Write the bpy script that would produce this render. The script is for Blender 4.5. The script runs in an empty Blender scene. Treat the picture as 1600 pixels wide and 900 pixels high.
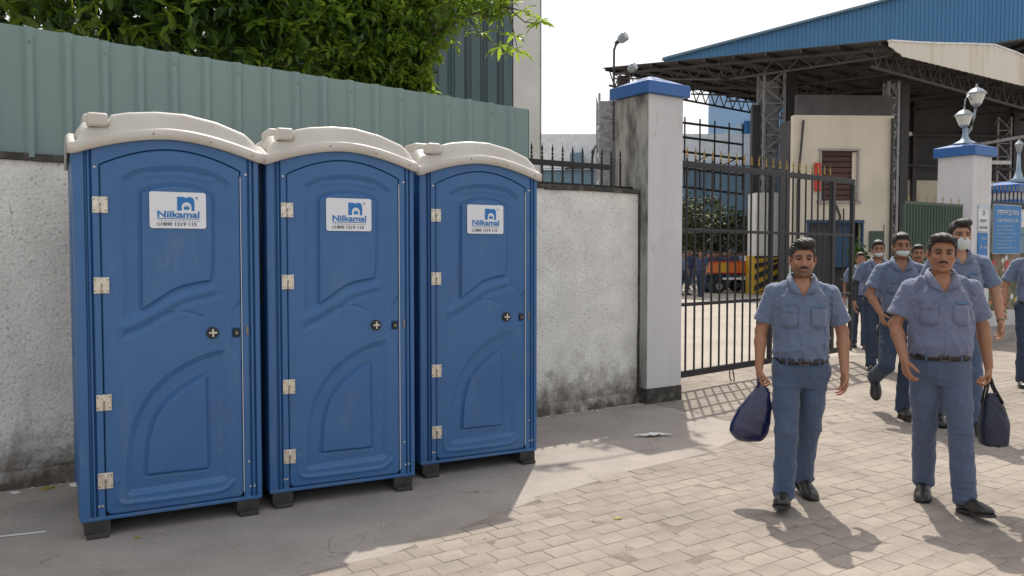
import bpy, math, random
import numpy as np
from mathutils import Vector, Matrix
random.seed(7); rng = np.random.default_rng(7)
S = bpy.context.scene; COL = S.collection
rad = math.radians

# ---------------------------------------------------------------- camera, sky, sun, exposure
cam = bpy.data.cameras.new("camera"); camo = bpy.data.objects.new("camera", cam); COL.objects.link(camo)
camo.location = (0, 0, 1.55); camo.rotation_euler = (rad(90) - math.atan(53/1280), 0, 0)
cam.sensor_width = 36; cam.lens = 36*1280/1600; cam.clip_end = 2000; cam.clip_start = 0.05
S.camera = camo
SUN = Vector((0.10, 0.63, 1.0)).normalized()
SUN_EL = math.asin(SUN.z); SUN_AZ = math.atan2(SUN.x, SUN.y)
w = bpy.data.worlds.new("World"); S.world = w; w.use_nodes = True
nt = w.node_tree; bg = nt.nodes["Background"]
sky = nt.nodes.new("ShaderNodeTexSky"); sky.sky_type = 'NISHITA'; sky.sun_disc = False
sky.sun_elevation = SUN_EL; sky.sun_rotation = SUN_AZ
sky.air_density = 1.0; sky.dust_density = 7.0; sky.ozone_density = 1.0; sky.altitude = 0
hz = nt.nodes.new("ShaderNodeMix"); hz.data_type = 'RGBA'; hz.inputs[0].default_value = 0.45
hz.inputs[7].default_value = (13.0, 13.1, 13.2, 1)      # thin bright overcast veil over the whole sky
nt.links.new(sky.outputs[0], hz.inputs[6]); nt.links.new(hz.outputs[2], bg.inputs[0])
bg.inputs[1].default_value = 0.122
sl = bpy.data.lights.new("sun", 'SUN'); so = bpy.data.objects.new("sun", sl); COL.objects.link(so)
sl.energy = 4.6; sl.angle = rad(0.6); sl.color = (1.0, 0.94, 0.85)
so.rotation_euler = (-SUN).to_track_quat('-Z', 'Y').to_euler(); so.location = (0, 0, 30)
S.view_settings.view_transform = 'Standard'; S.view_settings.look = 'None'
S.view_settings.exposure = 0.0; S.view_settings.gamma = 1.0

# ---------------------------------------------------------------- helpers
def tag(o, label=None, cat=None, group=None, kind=None):
    if label: o['label'] = label
    if cat: o['category'] = cat
    if group: o['group'] = group
    if kind: o['kind'] = kind
    return o
def empty(name, loc=(0, 0, 0), rz=0, label=None, cat=None, group=None):
    o = bpy.data.objects.new(name, None); o.empty_display_size = .1; COL.objects.link(o)
    o.location = loc; o.rotation_euler = (0, 0, rz)
    return tag(o, label, cat, group)
def link(name, me, parent=None, loc=None, rot=None):
    o = bpy.data.objects.new(name, me); COL.objects.link(o)
    if parent: o.parent = parent
    if loc is not None: o.location = loc
    if rot is not None: o.rotation_euler = rot
    return o
def copy_tree(o, parent=None):
    c = o.copy(); COL.objects.link(c); c.parent = parent
    for ch in list(o.children): copy_tree(ch, c)
    return c
def np_mesh(name, V, Q, mat, smooth=True, col=None):
    """fast mesh from arrays; Q (n,4) quads or (n,3) tris"""
    me = bpy.data.meshes.new(name); V = np.asarray(V, np.float32); Q = np.asarray(Q, np.int32)
    n, k = Q.shape
    me.vertices.add(len(V)); me.vertices.foreach_set('co', V.ravel())
    me.loops.add(n*k); me.loops.foreach_set('vertex_index', Q.ravel())
    me.polygons.add(n); me.polygons.foreach_set('loop_start', np.arange(0, n*k, k, dtype=np.int32))
    me.update(calc_edges=True)
    if smooth: me.polygons.foreach_set('use_smooth', np.ones(n, bool))
    if mat: me.materials.append(mat)
    if col is not None:
        a = me.color_attributes.new('Col', 'FLOAT_COLOR', 'POINT')
        c = np.ones((len(V), 4), np.float32); c[:, :3] = col; a.data.foreach_set('color', c.ravel())
    return me
class MB:
    def __init__(s): s.v = []; s.f = []
    def add(s, vs, fs):
        n = len(s.v); s.v += [tuple(v) for v in vs]; s.f += [tuple(i+n for i in f) for f in fs]; return s
    def box(s, c, d, rz=0, M=None):
        x, y, z = d[0]/2, d[1]/2, d[2]/2
        vs = [Vector((a, b, e)) for a in (-x, x) for b in (-y, y) for e in (-z, z)]
        R = M if M is not None else Matrix.Rotation(rz, 3, 'Z')
        vs = [R @ v + Vector(c) for v in vs]
        return s.add(vs, [(0, 1, 3, 2), (4, 6, 7, 5), (0, 4, 5, 1), (2, 3, 7, 6), (0, 2, 6, 4), (1, 5, 7, 3)])
    def bar(s, a, b, wd, h, up=(0, 0, 1)):
        a, b = Vector(a), Vector(b); d = (b-a); L = d.length; d.normalize(); u = Vector(up)
        r = d.cross(u)
        if r.length < 1e-4: r = d.cross(Vector((0, 1, 0)))
        r.normalize(); u = r.cross(d)
        M = Matrix((r, d, u)).transposed()
        return s.box((a+b)/2, (wd, L, h), M=M)
    def tube(s, pts, r, n=8, cap=True):
        pts = [Vector(p) for p in pts]; rs = r if isinstance(r, (list, tuple)) else [r]*len(pts)
        b = len(s.v); ref = Vector((0.13, 0.21, 1)).normalized()
        for i, p in enumerate(pts):
            d = (pts[min(i+1, len(pts)-1)] - pts[max(i-1, 0)]).normalized()
            if abs(d.dot(ref)) > .97: ref = Vector((1, .2, .1)).normalized()
            x = d.cross(ref).normalized(); y = d.cross(x)
            for k in range(n):
                a = 2*math.pi*k/n; s.v.append(tuple(p + (x*math.cos(a)+y*math.sin(a))*rs[i]))
        for i in range(len(pts)-1):
            for k in range(n):
                k2 = (k+1) % n; s.f.append((b+i*n+k, b+i*n+k2, b+(i+1)*n+k2, b+(i+1)*n+k))
        if cap:
            s.f.append(tuple(b+k for k in range(n))[::-1]); s.f.append(tuple(b+(len(pts)-1)*n+k for k in range(n)))
        return s
    def lathe(s, prof, n=16, c=(0, 0, 0)):
        b = len(s.v)
        for r, z in prof:
            for k in range(n):
                a = 2*math.pi*k/n; s.v.append((c[0]+r*math.cos(a), c[1]+r*math.sin(a), c[2]+z))
        for i in range(len(prof)-1):
            for k in range(n):
                k2 = (k+1) % n; s.f.append((b+i*n+k, b+i*n+k2, b+(i+1)*n+k2, b+(i+1)*n+k))
        s.f.append(tuple(b+k for k in range(n))[::-1]); s.f.append(tuple(b+(len(prof)-1)*n+k for k in range(n)))
        return s
    def prism(s, poly, lo, hi, f=lambda a, b, t: (a, b, t)):
        """poly of 2D points extruded lo..hi; f maps (a,b,t) to xyz"""
        n = len(poly); vs = [f(a, b, lo) for a, b in poly] + [f(a, b, hi) for a, b in poly]
        fs = [tuple(range(n))[::-1], tuple(range(n, 2*n))] + [(i, (i+1) % n, n+(i+1) % n, n+i) for i in range(n)]
        return s.add(vs, fs)
    def mesh(s, name, mat, smooth=False):
        me = bpy.data.meshes.new(name); me.from_pydata(s.v, [], s.f); me.validate()
        me.materials.append(mat)
        if smooth: me.polygons.foreach_set('use_smooth', [True]*len(me.polygons))
        return me
    def build(s, name, mat, parent=None, bevel=0, smooth=False, loc=None, rot=None, seg=2):
        o = link(name, s.mesh(name, mat, smooth), parent, loc, rot)
        if bevel:
            m = o.modifiers.new('b', 'BEVEL'); m.width = bevel; m.segments = seg; m.limit_method = 'ANGLE'; m.angle_limit = rad(35)
            o.data.polygons.foreach_set('use_smooth', [True]*len(o.data.polygons))
            w_ = o.modifiers.new('n', 'WEIGHTED_NORMAL')
        return o
def fixnormals(o):
    import bmesh
    bm = bmesh.new(); bm.from_mesh(o.data); bmesh.ops.recalc_face_normals(bm, faces=bm.faces); bm.to_mesh(o.data); bm.free(); return o

# ---------------------------------------------------------------- materials
def N(nt, t, **kw):
    n = nt.nodes.new(t)
    for k, v in kw.items():
        if k.startswith('i'): n.inputs[int(k[1:])].default_value = v
        else: setattr(n, k, v)
    return n
def mat(name, c, rough=.6, metal=0, c2=None, ns=3.0, nd=6, amt=1.0, bump=0, bs=60, spec=.5, dirt=None, sheen=0, rvar=0, attr=False, coat=0, trans=0, anis=(1, 1, 1), ramp=(.35, .7)):
    """procedural surface: two-tone noise, fine bump, optional dirt=(colour, z0, z1, strength) stains by height"""
    m = bpy.data.materials.new(name); m.use_nodes = True; nt = m.node_tree; L = nt.links.new
    p = nt.nodes['Principled BSDF']
    p.inputs['Roughness'].default_value = rough; p.inputs['Metallic'].default_value = metal
    p.inputs['Specular IOR Level'].default_value = spec
    if coat: p.inputs['Coat Weight'].default_value = coat; p.inputs['Coat Roughness'].default_value = .15
    if sheen: p.inputs['Sheen Weight'].default_value = sheen
    if trans: p.inputs['Transmission Weight'].default_value = trans
    tc = N(nt, 'ShaderNodeTexCoord'); mp = N(nt, 'ShaderNodeMapping'); mp.inputs['Scale'].default_value = anis
    L(tc.outputs['Object'], mp.inputs[0])
    no = N(nt, 'ShaderNodeTexNoise'); no.inputs['Scale'].default_value = ns; no.inputs['Detail'].default_value = nd; no.inputs['Roughness'].default_value = .6
    L(mp.outputs[0], no.inputs[0])
    c = tuple(c)+(1,) if len(c) == 3 else c
    c2 = tuple(c2)+(1,) if c2 else tuple(x*.75 for x in c[:3])+(1,)
    mr = N(nt, 'ShaderNodeMapRange'); mr.inputs[1].default_value = ramp[0]; mr.inputs[2].default_value = ramp[1]; mr.inputs[4].default_value = amt
    L(no.outputs[0], mr.inputs[0])
    mx = N(nt, 'ShaderNodeMix', data_type='RGBA'); L(mr.outputs[0], mx.inputs[0]); mx.inputs[6].default_value = c; mx.inputs[7].default_value = c2
    out = mx.outputs[2]
    if attr:
        at = N(nt, 'ShaderNodeAttribute'); at.attribute_name = 'Col'
        mm = N(nt, 'ShaderNodeMix', data_type='RGBA', blend_type='MULTIPLY'); mm.inputs[0].default_value = 1
        L(out, mm.inputs[6]); L(at.outputs[0], mm.inputs[7]); out = mm.outputs[2]
    if dirt:
        for dc, z0, z1, st, sc in dirt:
            sx = N(nt, 'ShaderNodeSeparateXYZ'); L(tc.outputs['Object'], sx.inputs[0])
            g = N(nt, 'ShaderNodeMapRange'); g.inputs[1].default_value = z0; g.inputs[2].default_value = z1; L(sx.outputs[2], g.inputs[0])
            n2 = N(nt, 'ShaderNodeTexNoise'); n2.inputs['Scale'].default_value = sc; n2.inputs['Detail'].default_value = 8; n2.inputs['Roughness'].default_value = .7
            L(mp.outputs[0], n2.inputs[0])
            ad = N(nt, 'ShaderNodeMath', operation='ADD'); L(g.outputs[0], ad.inputs[0]); L(n2.outputs[0], ad.inputs[1])
            r2 = N(nt, 'ShaderNodeMapRange'); r2.inputs[1].default_value = 1.02; r2.inputs[2].default_value = 1.35; r2.inputs[4].default_value = st
            L(ad.outputs[0], r2.inputs[0])
            m2 = N(nt, 'ShaderNodeMix', data_type='RGBA'); L(r2.outputs[0], m2.inputs[0]); L(out, m2.inputs[6]); m2.inputs[7].default_value = tuple(dc)+(1,)
            out = m2.outputs[2]
    L(out, p.inputs['Base Color'])
    if rvar:
        rr = N(nt, 'ShaderNodeMapRange'); rr.inputs[3].default_value = rough-rvar; rr.inputs[4].default_value = rough+rvar
        L(no.outputs[0], rr.inputs[0]); L(rr.outputs[0], p.inputs['Roughness'])
    if bump:
        nb = N(nt, 'ShaderNodeTexNoise'); nb.inputs['Scale'].default_value = bs; nb.inputs['Detail'].default_value = 5
        L(tc.outputs['Object'], nb.inputs[0])
        b = N(nt, 'ShaderNodeBump'); b.inputs['Strength'].default_value = min(1, bump); b.inputs['Distance'].default_value = .01
        L(nb.outputs[0], b.inputs['Height']); L(b.outputs[0], p.inputs['Normal'])
    return m
M = {}
M['blue'] = mat('blue_moulded_plastic', (.030, .112, .285), .33, c2=(.040, .132, .31), ns=2.5, bump=.05, bs=90, rvar=.08, amt=1, dirt=[((.16, .17, .18), .55, -.25, .45, 6)])
def scuff(m, col, sc=9, th=.63, st=.5, stretch=(1, 1, .35)):
    nt = m.node_tree; L = nt.links.new; p = nt.nodes['Principled BSDF']; src = p.inputs['Base Color'].links[0].from_socket
    geo = N(nt, 'ShaderNodeNewGeometry'); mp = N(nt, 'ShaderNodeMapping'); mp.inputs['Scale'].default_value = stretch; L(geo.outputs['Position'], mp.inputs[0])
    n = N(nt, 'ShaderNodeTexNoise'); n.inputs['Scale'].default_value = sc; n.inputs['Detail'].default_value = 10; n.inputs['Roughness'].default_value = .75; L(mp.outputs[0], n.inputs[0])
    r = N(nt, 'ShaderNodeMapRange'); r.inputs[1].default_value = th; r.inputs[2].default_value = th+.12; r.inputs[4].default_value = st; L(n.outputs[0], r.inputs[0])
    x = N(nt, 'ShaderNodeMix', data_type='RGBA'); L(r.outputs[0], x.inputs[0]); L(src, x.inputs[6]); x.inputs[7].default_value = tuple(col)+(1,); L(x.outputs[2], p.inputs['Base Color'])
scuff(M['blue'], (.11, .17, .26), 5, .56, .45)
M['cream'] = mat('cream_moulded_plastic', (.56, .535, .49), .42, c2=(.48, .445, .39), ns=4, bump=.06, bs=60, rvar=.08)
scuff(M['cream'], (.22, .18, .13), 6, .60, .5)
M['steel'] = mat('hinge_steel', (.72, .68, .60), .35, .55, c2=(.45, .38, .28), ns=40, amt=.7)
M['screw'] = mat('screw_steel', (.25, .23, .2), .4, .8)
M['blackp'] = mat('black_plastic', (.015, .015, .016), .45, bump=.05)
M['gap'] = mat('door_gap', (.006, .008, .014), .8)
M['feet'] = mat('black_rubber', (.02, .02, .021), .7, c2=(.05, .045, .04), ns=12, bump=.1)
M['sticker'] = mat('sticker_vinyl', (.72, .74, .78), .4, amt=.2)
M['print'] = mat('blue_print', (.012, .16, .45), .45, amt=.1)
M['printk'] = mat('black_print', (.03, .03, .035), .5, amt=.1)
M['wall'] = mat('whitewashed_render', (.78, .77, .72), .93, c2=(.62, .61, .57), ns=3.5, bump=.9, bs=38,
    dirt=[((.22, .18, .145), 1.5, -.45, .85, 4), ((.07, .055, .042), 1.05, -.25, .95, 6), ((.10, .095, .085), 1.55, 2.75, .8, 9), ((.03, .028, .025), 2.08, 2.30, .8, 22)])
scuff(M['wall'], (.12, .11, .10), 26, .64, .8, (1, 1, 1)); scuff(M['wall'], (.16, .145, .12), 2.5, .62, .55, (1, 1, .25))
M['mould'] = mat('mouldy_coping', (.05, .046, .04), .95, c2=(.16, .15, .13), ns=9, bump=.8, bs=40, ramp=(.5, .75))
M['pillar'] = mat('pillar_plaster', (.60, .59, .60), .85, c2=(.52, .51, .51), ns=2.5, bump=.3, bs=40, anis=(1, 1, .35),
    dirt=[((.14, .115, .09), .5, -.35, .8, 6)])
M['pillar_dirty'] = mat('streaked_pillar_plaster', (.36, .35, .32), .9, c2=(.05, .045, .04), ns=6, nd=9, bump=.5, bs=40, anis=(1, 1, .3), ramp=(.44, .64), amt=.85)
scuff(M['pillar'], (.30, .27, .23), 4, .60, .55, (1, 1, .4)); scuff(M['pillar'], (.74, .73, .72), 8, .62, .5, (1, 1, 1))
M['pblue'] = mat('blue_gloss_paint', (.022, .10, .32), .45, c2=(.03, .12, .34), ns=5, bump=.1, bs=30)
M['fence'] = mat('pale_green_steel_sheet', (.155, .228, .222), .5, c2=(.19, .26, .25), ns=1.2, rvar=.1, anis=(1, 1, .25), dirt=[((.12, .13, .09), 1.2, .2, .3, 12)], ramp=(.3, .7))
scuff(M['fence'], (.10, .095, .06), 4, .60, .5, (1, 1, .12)); scuff(M['fence'], (.30, .34, .33), 7, .60, .4, (1, 1, .3))
M['dgreen'] = mat('dark_green_steel_sheet', (.065, .105, .115), .5, c2=(.085, .13, .14), ns=1, anis=(1, 1, .2))
scuff(M['fence'], (.16, .10, .05), 9, .68, .6, (1, 1, .1))
M['iron'] = mat('black_painted_iron', (.007, .007, .009), .55, c2=(.03, .018, .012), ns=30, bump=.2, ramp=(.55, .8))
M['gold'] = mat('gold_paint', (.45, .30, .07), .4, .4, c2=(.12, .08, .03), ns=30)
M['concrete'] = mat('apron_concrete', (.335, .298, .265), .93, c2=(.255, .228, .205), ns=1.6, nd=10, bump=.6, bs=55, ramp=(.35, .65))
M['ground'] = mat('dusty_ground', (.36, .32, .275), .95, c2=(.28, .25, .215), ns=.9, nd=10, bump=.5, bs=40)
def paver_mat(name, c, c2):
    m = mat(name, c, .9, c2=c2, ns=2.4, nd=10, bump=.55, bs=70, ramp=(.35, .68))
    nt = m.node_tree; L = nt.links.new; p = nt.nodes['Principled BSDF']; src = p.inputs['Base Color'].links[0].from_socket
    oi = N(nt, 'ShaderNodeObjectInfo'); geo = N(nt, 'ShaderNodeNewGeometry')
    no = N(nt, 'ShaderNodeTexNoise'); no.inputs['Scale'].default_value = .8; no.inputs['Detail'].default_value = 7; L(geo.outputs['Position'], no.inputs[0])
    a = N(nt, 'ShaderNodeMapRange'); a.inputs[1].default_value = .3; a.inputs[2].default_value = .7; a.inputs[3].default_value = .76; a.inputs[4].default_value = 1.12; L(no.outputs[0], a.inputs[0])
    rn = N(nt, 'ShaderNodeMapRange'); rn.inputs[3].default_value = .92; rn.inputs[4].default_value = 1.05; L(oi.outputs['Random'], rn.inputs[0])
    mu = N(nt, 'ShaderNodeMath', operation='MULTIPLY'); L(a.outputs[0], mu.inputs[0]); L(rn.outputs[0], mu.inputs[1])
    x = N(nt, 'ShaderNodeMix', data_type='RGBA', blend_type='MULTIPLY'); x.inputs[0].default_value = 1; L(src, x.inputs[6]); L(mu.outputs[0], x.inputs[7])
    n3 = N(nt, 'ShaderNodeTexNoise'); n3.inputs['Scale'].default_value = 22; n3.inputs['Detail'].default_value = 9; n3.inputs['Roughness'].default_value = .75; L(geo.outputs['Position'], n3.inputs[0])
    r3 = N(nt, 'ShaderNodeMapRange'); r3.inputs[1].default_value = .60; r3.inputs[2].default_value = .70; r3.inputs[4].default_value = .6; L(n3.outputs[0], r3.inputs[0])
    y = N(nt, 'ShaderNodeMix', data_type='RGBA'); L(r3.outputs[0], y.inputs[0]); L(x.outputs[2], y.inputs[6]); y.inputs[7].default_value = (.15, .12, .10, 1)
    L(y.outputs[2], p.inputs['Base Color']); return m
M['paver'] = paver_mat('paver_concrete', (.305, .263, .224), (.225, .193, .163))
M['joint'] = mat('joint_dust', (.235, .20, .168), .97, c2=(.12, .10, .08), ns=5, bump=.4)
def cracks(m, sc, wd, col, mask=.5):
    nt = m.node_tree; L = nt.links.new; p = nt.nodes['Principled BSDF']; src = p.inputs['Base Color'].links[0].from_socket
    geo = N(nt, 'ShaderNodeNewGeometry'); n1 = N(nt, 'ShaderNodeTexNoise'); n1.inputs['Scale'].default_value = 3.5; n1.inputs['Detail'].default_value = 8; L(geo.outputs['Position'], n1.inputs[0])
    vm = N(nt, 'ShaderNodeVectorMath', operation='SCALE'); vm.inputs['Scale'].default_value = .45; L(n1.outputs['Color'], vm.inputs[0])
    va = N(nt, 'ShaderNodeVectorMath', operation='ADD'); L(geo.outputs['Position'], va.inputs[0]); L(vm.outputs[0], va.inputs[1])
    vo = N(nt, 'ShaderNodeTexVoronoi', feature='DISTANCE_TO_EDGE'); vo.inputs['Scale'].default_value = sc; L(va.outputs[0], vo.inputs[0])
    r = N(nt, 'ShaderNodeMapRange'); r.inputs[1].default_value = 0; r.inputs[2].default_value = wd; r.inputs[3].default_value = 1; r.inputs[4].default_value = 0; L(vo.outputs[0], r.inputs[0])
    n2 = N(nt, 'ShaderNodeTexNoise'); n2.inputs['Scale'].default_value = 1.3; L(geo.outputs['Position'], n2.inputs[0])
    r2 = N(nt, 'ShaderNodeMapRange'); r2.inputs[1].default_value = mask; r2.inputs[2].default_value = mask+.08; L(n2.outputs[0], r2.inputs[0])
    mu = N(nt, 'ShaderNodeMath', operation='MULTIPLY'); L(r.outputs[0], mu.inputs[0]); L(r2.outputs[0], mu.inputs[1])
    x = N(nt, 'ShaderNodeMix', data_type='RGBA'); L(mu.outputs[0], x.inputs[0]); L(src, x.inputs[6]); x.inputs[7].default_value = tuple(col)+(1,)
    n4 = N(nt, 'ShaderNodeTexNoise'); n4.inputs['Scale'].default_value = 55; n4.inputs['Detail'].default_value = 4; L(geo.outputs['Position'], n4.inputs[0])
    r4 = N(nt, 'ShaderNodeMapRange'); r4.inputs[1].default_value = .58; r4.inputs[2].default_value = .70; r4.inputs[4].default_value = .6; L(n4.outputs[0], r4.inputs[0])
    y = N(nt, 'ShaderNodeMix', data_type='RGBA'); L(r4.outputs[0], y.inputs[0]); L(x.outputs[2], y.inputs[6]); y.inputs[7].default_value = tuple(q*1.4 for q in col)+(1,)
    L(y.outputs[2], p.inputs['Base Color'])
cracks(M['concrete'], 1.1, .008, (.13, .115, .10), .53); scuff(M['concrete'], (.17, .15, .13), 2.2, .56, .55, (1, 1, 1)); scuff(M['concrete'], (.40, .37, .33), 5, .60, .5, (1, 1, 1)); cracks(M['wall'], 1.7, .006, (.16, .15, .13), .58)
M['steelgrey'] = mat('dark_structural_steel', (.025, .024, .027), .6, c2=(.05, .04, .036), ns=8)
M['steelpale'] = mat('pale_lattice_steel', (.30, .30, .31), .6, c2=(.12, .11, .11), ns=5, ramp=(.5, .7))
M['bluesheet'] = mat('blue_steel_cladding', (.06, .20, .38), .45, c2=(.05, .17, .34), ns=.6, anis=(1, 1, .15))
M['roofunder'] = mat('grey_roof_sheet', (.085, .08, .08), .8, c2=(.05, .045, .045), ns=1.2)
M['fascia'] = mat('cream_fascia_sheet', (.62, .58, .50), .7, c2=(.42, .34, .25), ns=1.5, anis=(1, 1, .12), ramp=(.5, .75))
M['creamwall'] = mat('cream_plaster', (.62, .56, .45), .9, c2=(.50, .45, .36), ns=.7, bump=.2, bs=12, ramp=(.45, .75))
M['whitewall'] = mat('white_plaster', (.66, .65, .62), .9, c2=(.52, .51, .48), ns=.8)
M['darkint'] = mat('dark_interior', (.05, .05, .055), .9, c2=(.075, .07, .07), ns=1)
M['maroon'] = mat('maroon_shutter', (.06, .025, .022), .7, c2=(.09, .04, .035), ns=2)
M['bluedoor'] = mat('blue_painted_door', (.012, .06, .13), .5, ns=2)
M['frame'] = mat('grey_window_frame', (.35, .33, .30), .6)
M['hazy'] = mat('hazard_yellow', (.55, .33, .02), .6, c2=(.40, .24, .02), ns=5)
M['haz_k'] = mat('hazard_black', (.02, .02, .02), .6)
M['orange'] = mat('orange_truck_paint', (.62, .12, .03), .45, c2=(.5, .22, .03), ns=2)
M['red'] = mat('red_paint', (.5, .035, .02), .5)
M['yellow'] = mat('yellow_paint', (.6, .35, .03), .5)
M['tyre'] = mat('tyre_rubber', (.02, .02, .02), .85)
M['leaf'] = mat('sunlit_mango_leaf', (.055, .125, .018), .38, c2=(.12, .20, .028), ns=1.6, ramp=(.4, .65), spec=.5)  # yellow-green brightened so that the outer leaves read as sunlit
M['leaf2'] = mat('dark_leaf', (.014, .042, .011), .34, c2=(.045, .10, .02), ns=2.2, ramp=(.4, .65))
for k in ('leaf', 'leaf2'):
    nt_ = M[k].node_tree; pr = nt_.nodes['Principled BSDF']; tr = nt_.nodes.new('ShaderNodeBsdfTranslucent'); ms = nt_.nodes.new('ShaderNodeMixShader')
    tr.inputs[0].default_value = (.36, .50, .05, 1) if k == 'leaf' else (.14, .26, .02, 1); ms.inputs[0].default_value = .5 if k == 'leaf' else .25
    nt_.links.new(pr.outputs[0], ms.inputs[1]); nt_.links.new(tr.outputs[0], ms.inputs[2]); nt_.links.new(ms.outputs[0], nt_.nodes['Material Output'].inputs[0])
M['farleaf'] = mat('hazed_hedge_leaf', (.15, .18, .085), .8, c2=(.09, .12, .06), ns=1)  # paler and greyer, with distance haze put into the leaf colour
M['bark'] = mat('bark', (.11, .09, .065), .9, c2=(.06, .05, .04), ns=8, bump=.7)
M['skin'] = mat('skin', (1, 1, 1), .5, c2=(.90, .86, .84), ns=25, attr=True, bump=.08, bs=180, spec=.4)
M['skin'].node_tree.nodes['Principled BSDF'].inputs['Subsurface Weight'].default_value = .08
M['skin'].node_tree.nodes['Principled BSDF'].inputs['Subsurface Radius'].default_value = (.02, .008, .004)
M['hair'] = mat('black_hair', (.009, .007, .006), .52, c2=(.016, .013, .011), ns=60, bump=.5, bs=140, anis=(1, .3, 1))
M['shirt'] = mat('blue_grey_shirt_cotton', (.116, .152, .240), .85, c2=(.090, .120, .20), ns=7, sheen=.35, bump=.25, bs=300)
M['shirt2'] = mat('faded_blue_shirt_cotton', (.136, .155, .245), .85, c2=(.106, .124, .205), ns=7, sheen=.35, bump=.25, bs=300)
M['trouser'] = mat('blue_grey_trouser_twill', (.060, .090, .160), .85, c2=(.046, .072, .13), ns=6, sheen=.2, bump=.3, bs=260)
M['trouser2'] = mat('slate_trouser_twill', (.074, .100, .168), .85, c2=(.058, .080, .138), ns=6, sheen=.2, bump=.3, bs=260)
M['navy'] = mat('dark_navy_trouser_twill', (.032, .050, .086), .85, c2=(.022, .036, .066), ns=6, bump=.3, bs=260)
M['navyshirt'] = mat('dark_blue_work_shirt', (.045, .06, .125), .85, c2=(.03, .04, .09), ns=6)
for k in ('shirt', 'shirt2', 'trouser', 'trouser2', 'navy'):
    nt_ = M[k].node_tree; b0 = [n for n in nt_.nodes if n.type == 'BUMP'][0]; nn = N(nt_, 'ShaderNodeTexNoise'); nn.inputs['Scale'].default_value = 9; nn.inputs['Detail'].default_value = 3; nn.inputs['Distortion'].default_value = 1.6
    mp_ = N(nt_, 'ShaderNodeMapping'); mp_.inputs['Scale'].default_value = (1, 1, .8); mp_.inputs['Rotation'].default_value = (0, .6, 0); tc_ = N(nt_, 'ShaderNodeTexCoord'); nt_.links.new(tc_.outputs['Object'], mp_.inputs[0]); nt_.links.new(mp_.outputs[0], nn.inputs[0])
    b1_ = N(nt_, 'ShaderNodeBump'); b1_.inputs['Strength'].default_value = .55; b1_.inputs['Distance'].default_value = .03; nt_.links.new(nn.outputs[0], b1_.inputs['Height']); nt_.links.new(b1_.outputs[0], b0.inputs['Normal'])
M['leather'] = mat('black_leather', (.012, .011, .011), .38, c2=(.04, .035, .03), ns=9, bump=.15, rvar=.1)
M['belt'] = mat('belt_leather', (.01, .01, .013), .45)
M['buckle'] = mat('buckle_metal', (.12, .11, .10), .4, .8)
M['cyan'] = mat('embroidery_thread', (.09, .19, .34), .8)
M['eyew'] = mat('eye', (1, 1, 1), .2, attr=True, amt=0)
M['mask'] = mat('white_mask_cloth', (.50, .55, .53), .9, c2=(.5, .55, .53), ns=30)
M['bagnavy'] = mat('glossy_navy_bag_fabric', (.006, .009, .048), .24, c2=(.010, .014, .075), ns=12, bump=.9, bs=18, coat=.6)
M['bagblack'] = mat('black_navy_bag_fabric', (.010, .013, .035), .5, c2=(.02, .024, .05), ns=12, bump=.4, bs=40)
M['litter'] = mat('white_plastic_scrap', (.75, .76, .76), .4)
M['rubble'] = mat('rubble_stone', (.62, .58, .52), .9, c2=(.15, .12, .09), ns=14)
M['dryleaf'] = mat('fallen_leaf', (.30, .26, .05), .7, c2=(.2, .13, .04), ns=20)
M['lampglass'] = mat('frosted_lamp_glass', (.55, .55, .50), .25, spec=.7, amt=.2)
M['lampmetal'] = mat('lamp_silver_paint', (.30, .33, .36), .4, .5)
M['lampblue'] = mat('pale_blue_lamp_base', (.28, .36, .44), .5)
M['signblue'] = mat('blue_sign_print', (.02, .17, .42), .5, c2=(.015, .14, .37), ns=3)
M['signwhite'] = mat('white_paper', (.68, .70, .72), .6)
M['signtext'] = mat('pale_sign_lettering', (.5, .6, .72), .6)
M['mural'] = mat('painted_mural', (.25, .18, .13), .8, c2=(.08, .10, .05), ns=4, ramp=(.45, .55))
M['gategreen'] = mat('green_painted_gate_sheet', (.035, .065, .045), .55, c2=(.05, .085, .055), ns=1.3, anis=(1, 1, .2))
M['white'] = mat('white_roof_sheet', (.75, .76, .77), .7)
M['farblue'] = mat('far_blue_grey_sheet', (.12, .20, .26), .6, c2=(.14, .22, .28), ns=.3)
M['stone'] = mat('kerb_stone', (.33, .31, .28), .9, c2=(.24, .22, .2), ns=5, bump=.5)
# the one-sided look of leaves: pillars get a streaked left face by orientation of the real face (own material slot)
# ---------------------------------------------------------------- layout frame along the compound wall
W0 = Vector((-3.372, 5.336, 0)); E1 = Vector((.8273, .5617, 0)); NB = Vector((.5617, -.8273, 0)); WA = math.atan2(.5617, .8273)
def wl(a, b, z=0): return W0 + E1*a + NB*b + Vector((0, 0, z))
def wbox(mb, a0, a1, b0, b1, z0, z1):
    c = wl((a0+a1)/2, (b0+b1)/2, (z0+z1)/2); return mb.box(c, (a1-a0, b1-b0, z1-z0), rz=WA)

# ground
g = MB().add([(-400, -60, -.009), (400, -60, -.009), (400, 900, -.009), (-400, 900, -.009)], [(0, 1, 2, 3)]).build('ground', M['ground']); tag(g, kind='structure')
ap = MB()
poly = [(-9, -0.3), (5.72, -0.3), (5.74, .6), (5.70, 1.3), (5.2, 1.72), (4.6, 1.92), (3.9, 1.97), (3.3, 2.06), (2.8, 2.16), (2.2, 2.33), (1.6, 2.50), (1.1, 2.56), (.4, 2.66), (-1, 2.7), (-9, 2.75)]
ap.add([tuple(wl(a, b, -.002)) for a, b in poly] , [tuple(range(len(poly)))[::-1]])
a_ = ap.build('concrete_apron', M['concrete']); tag(a_, kind='structure')
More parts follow.
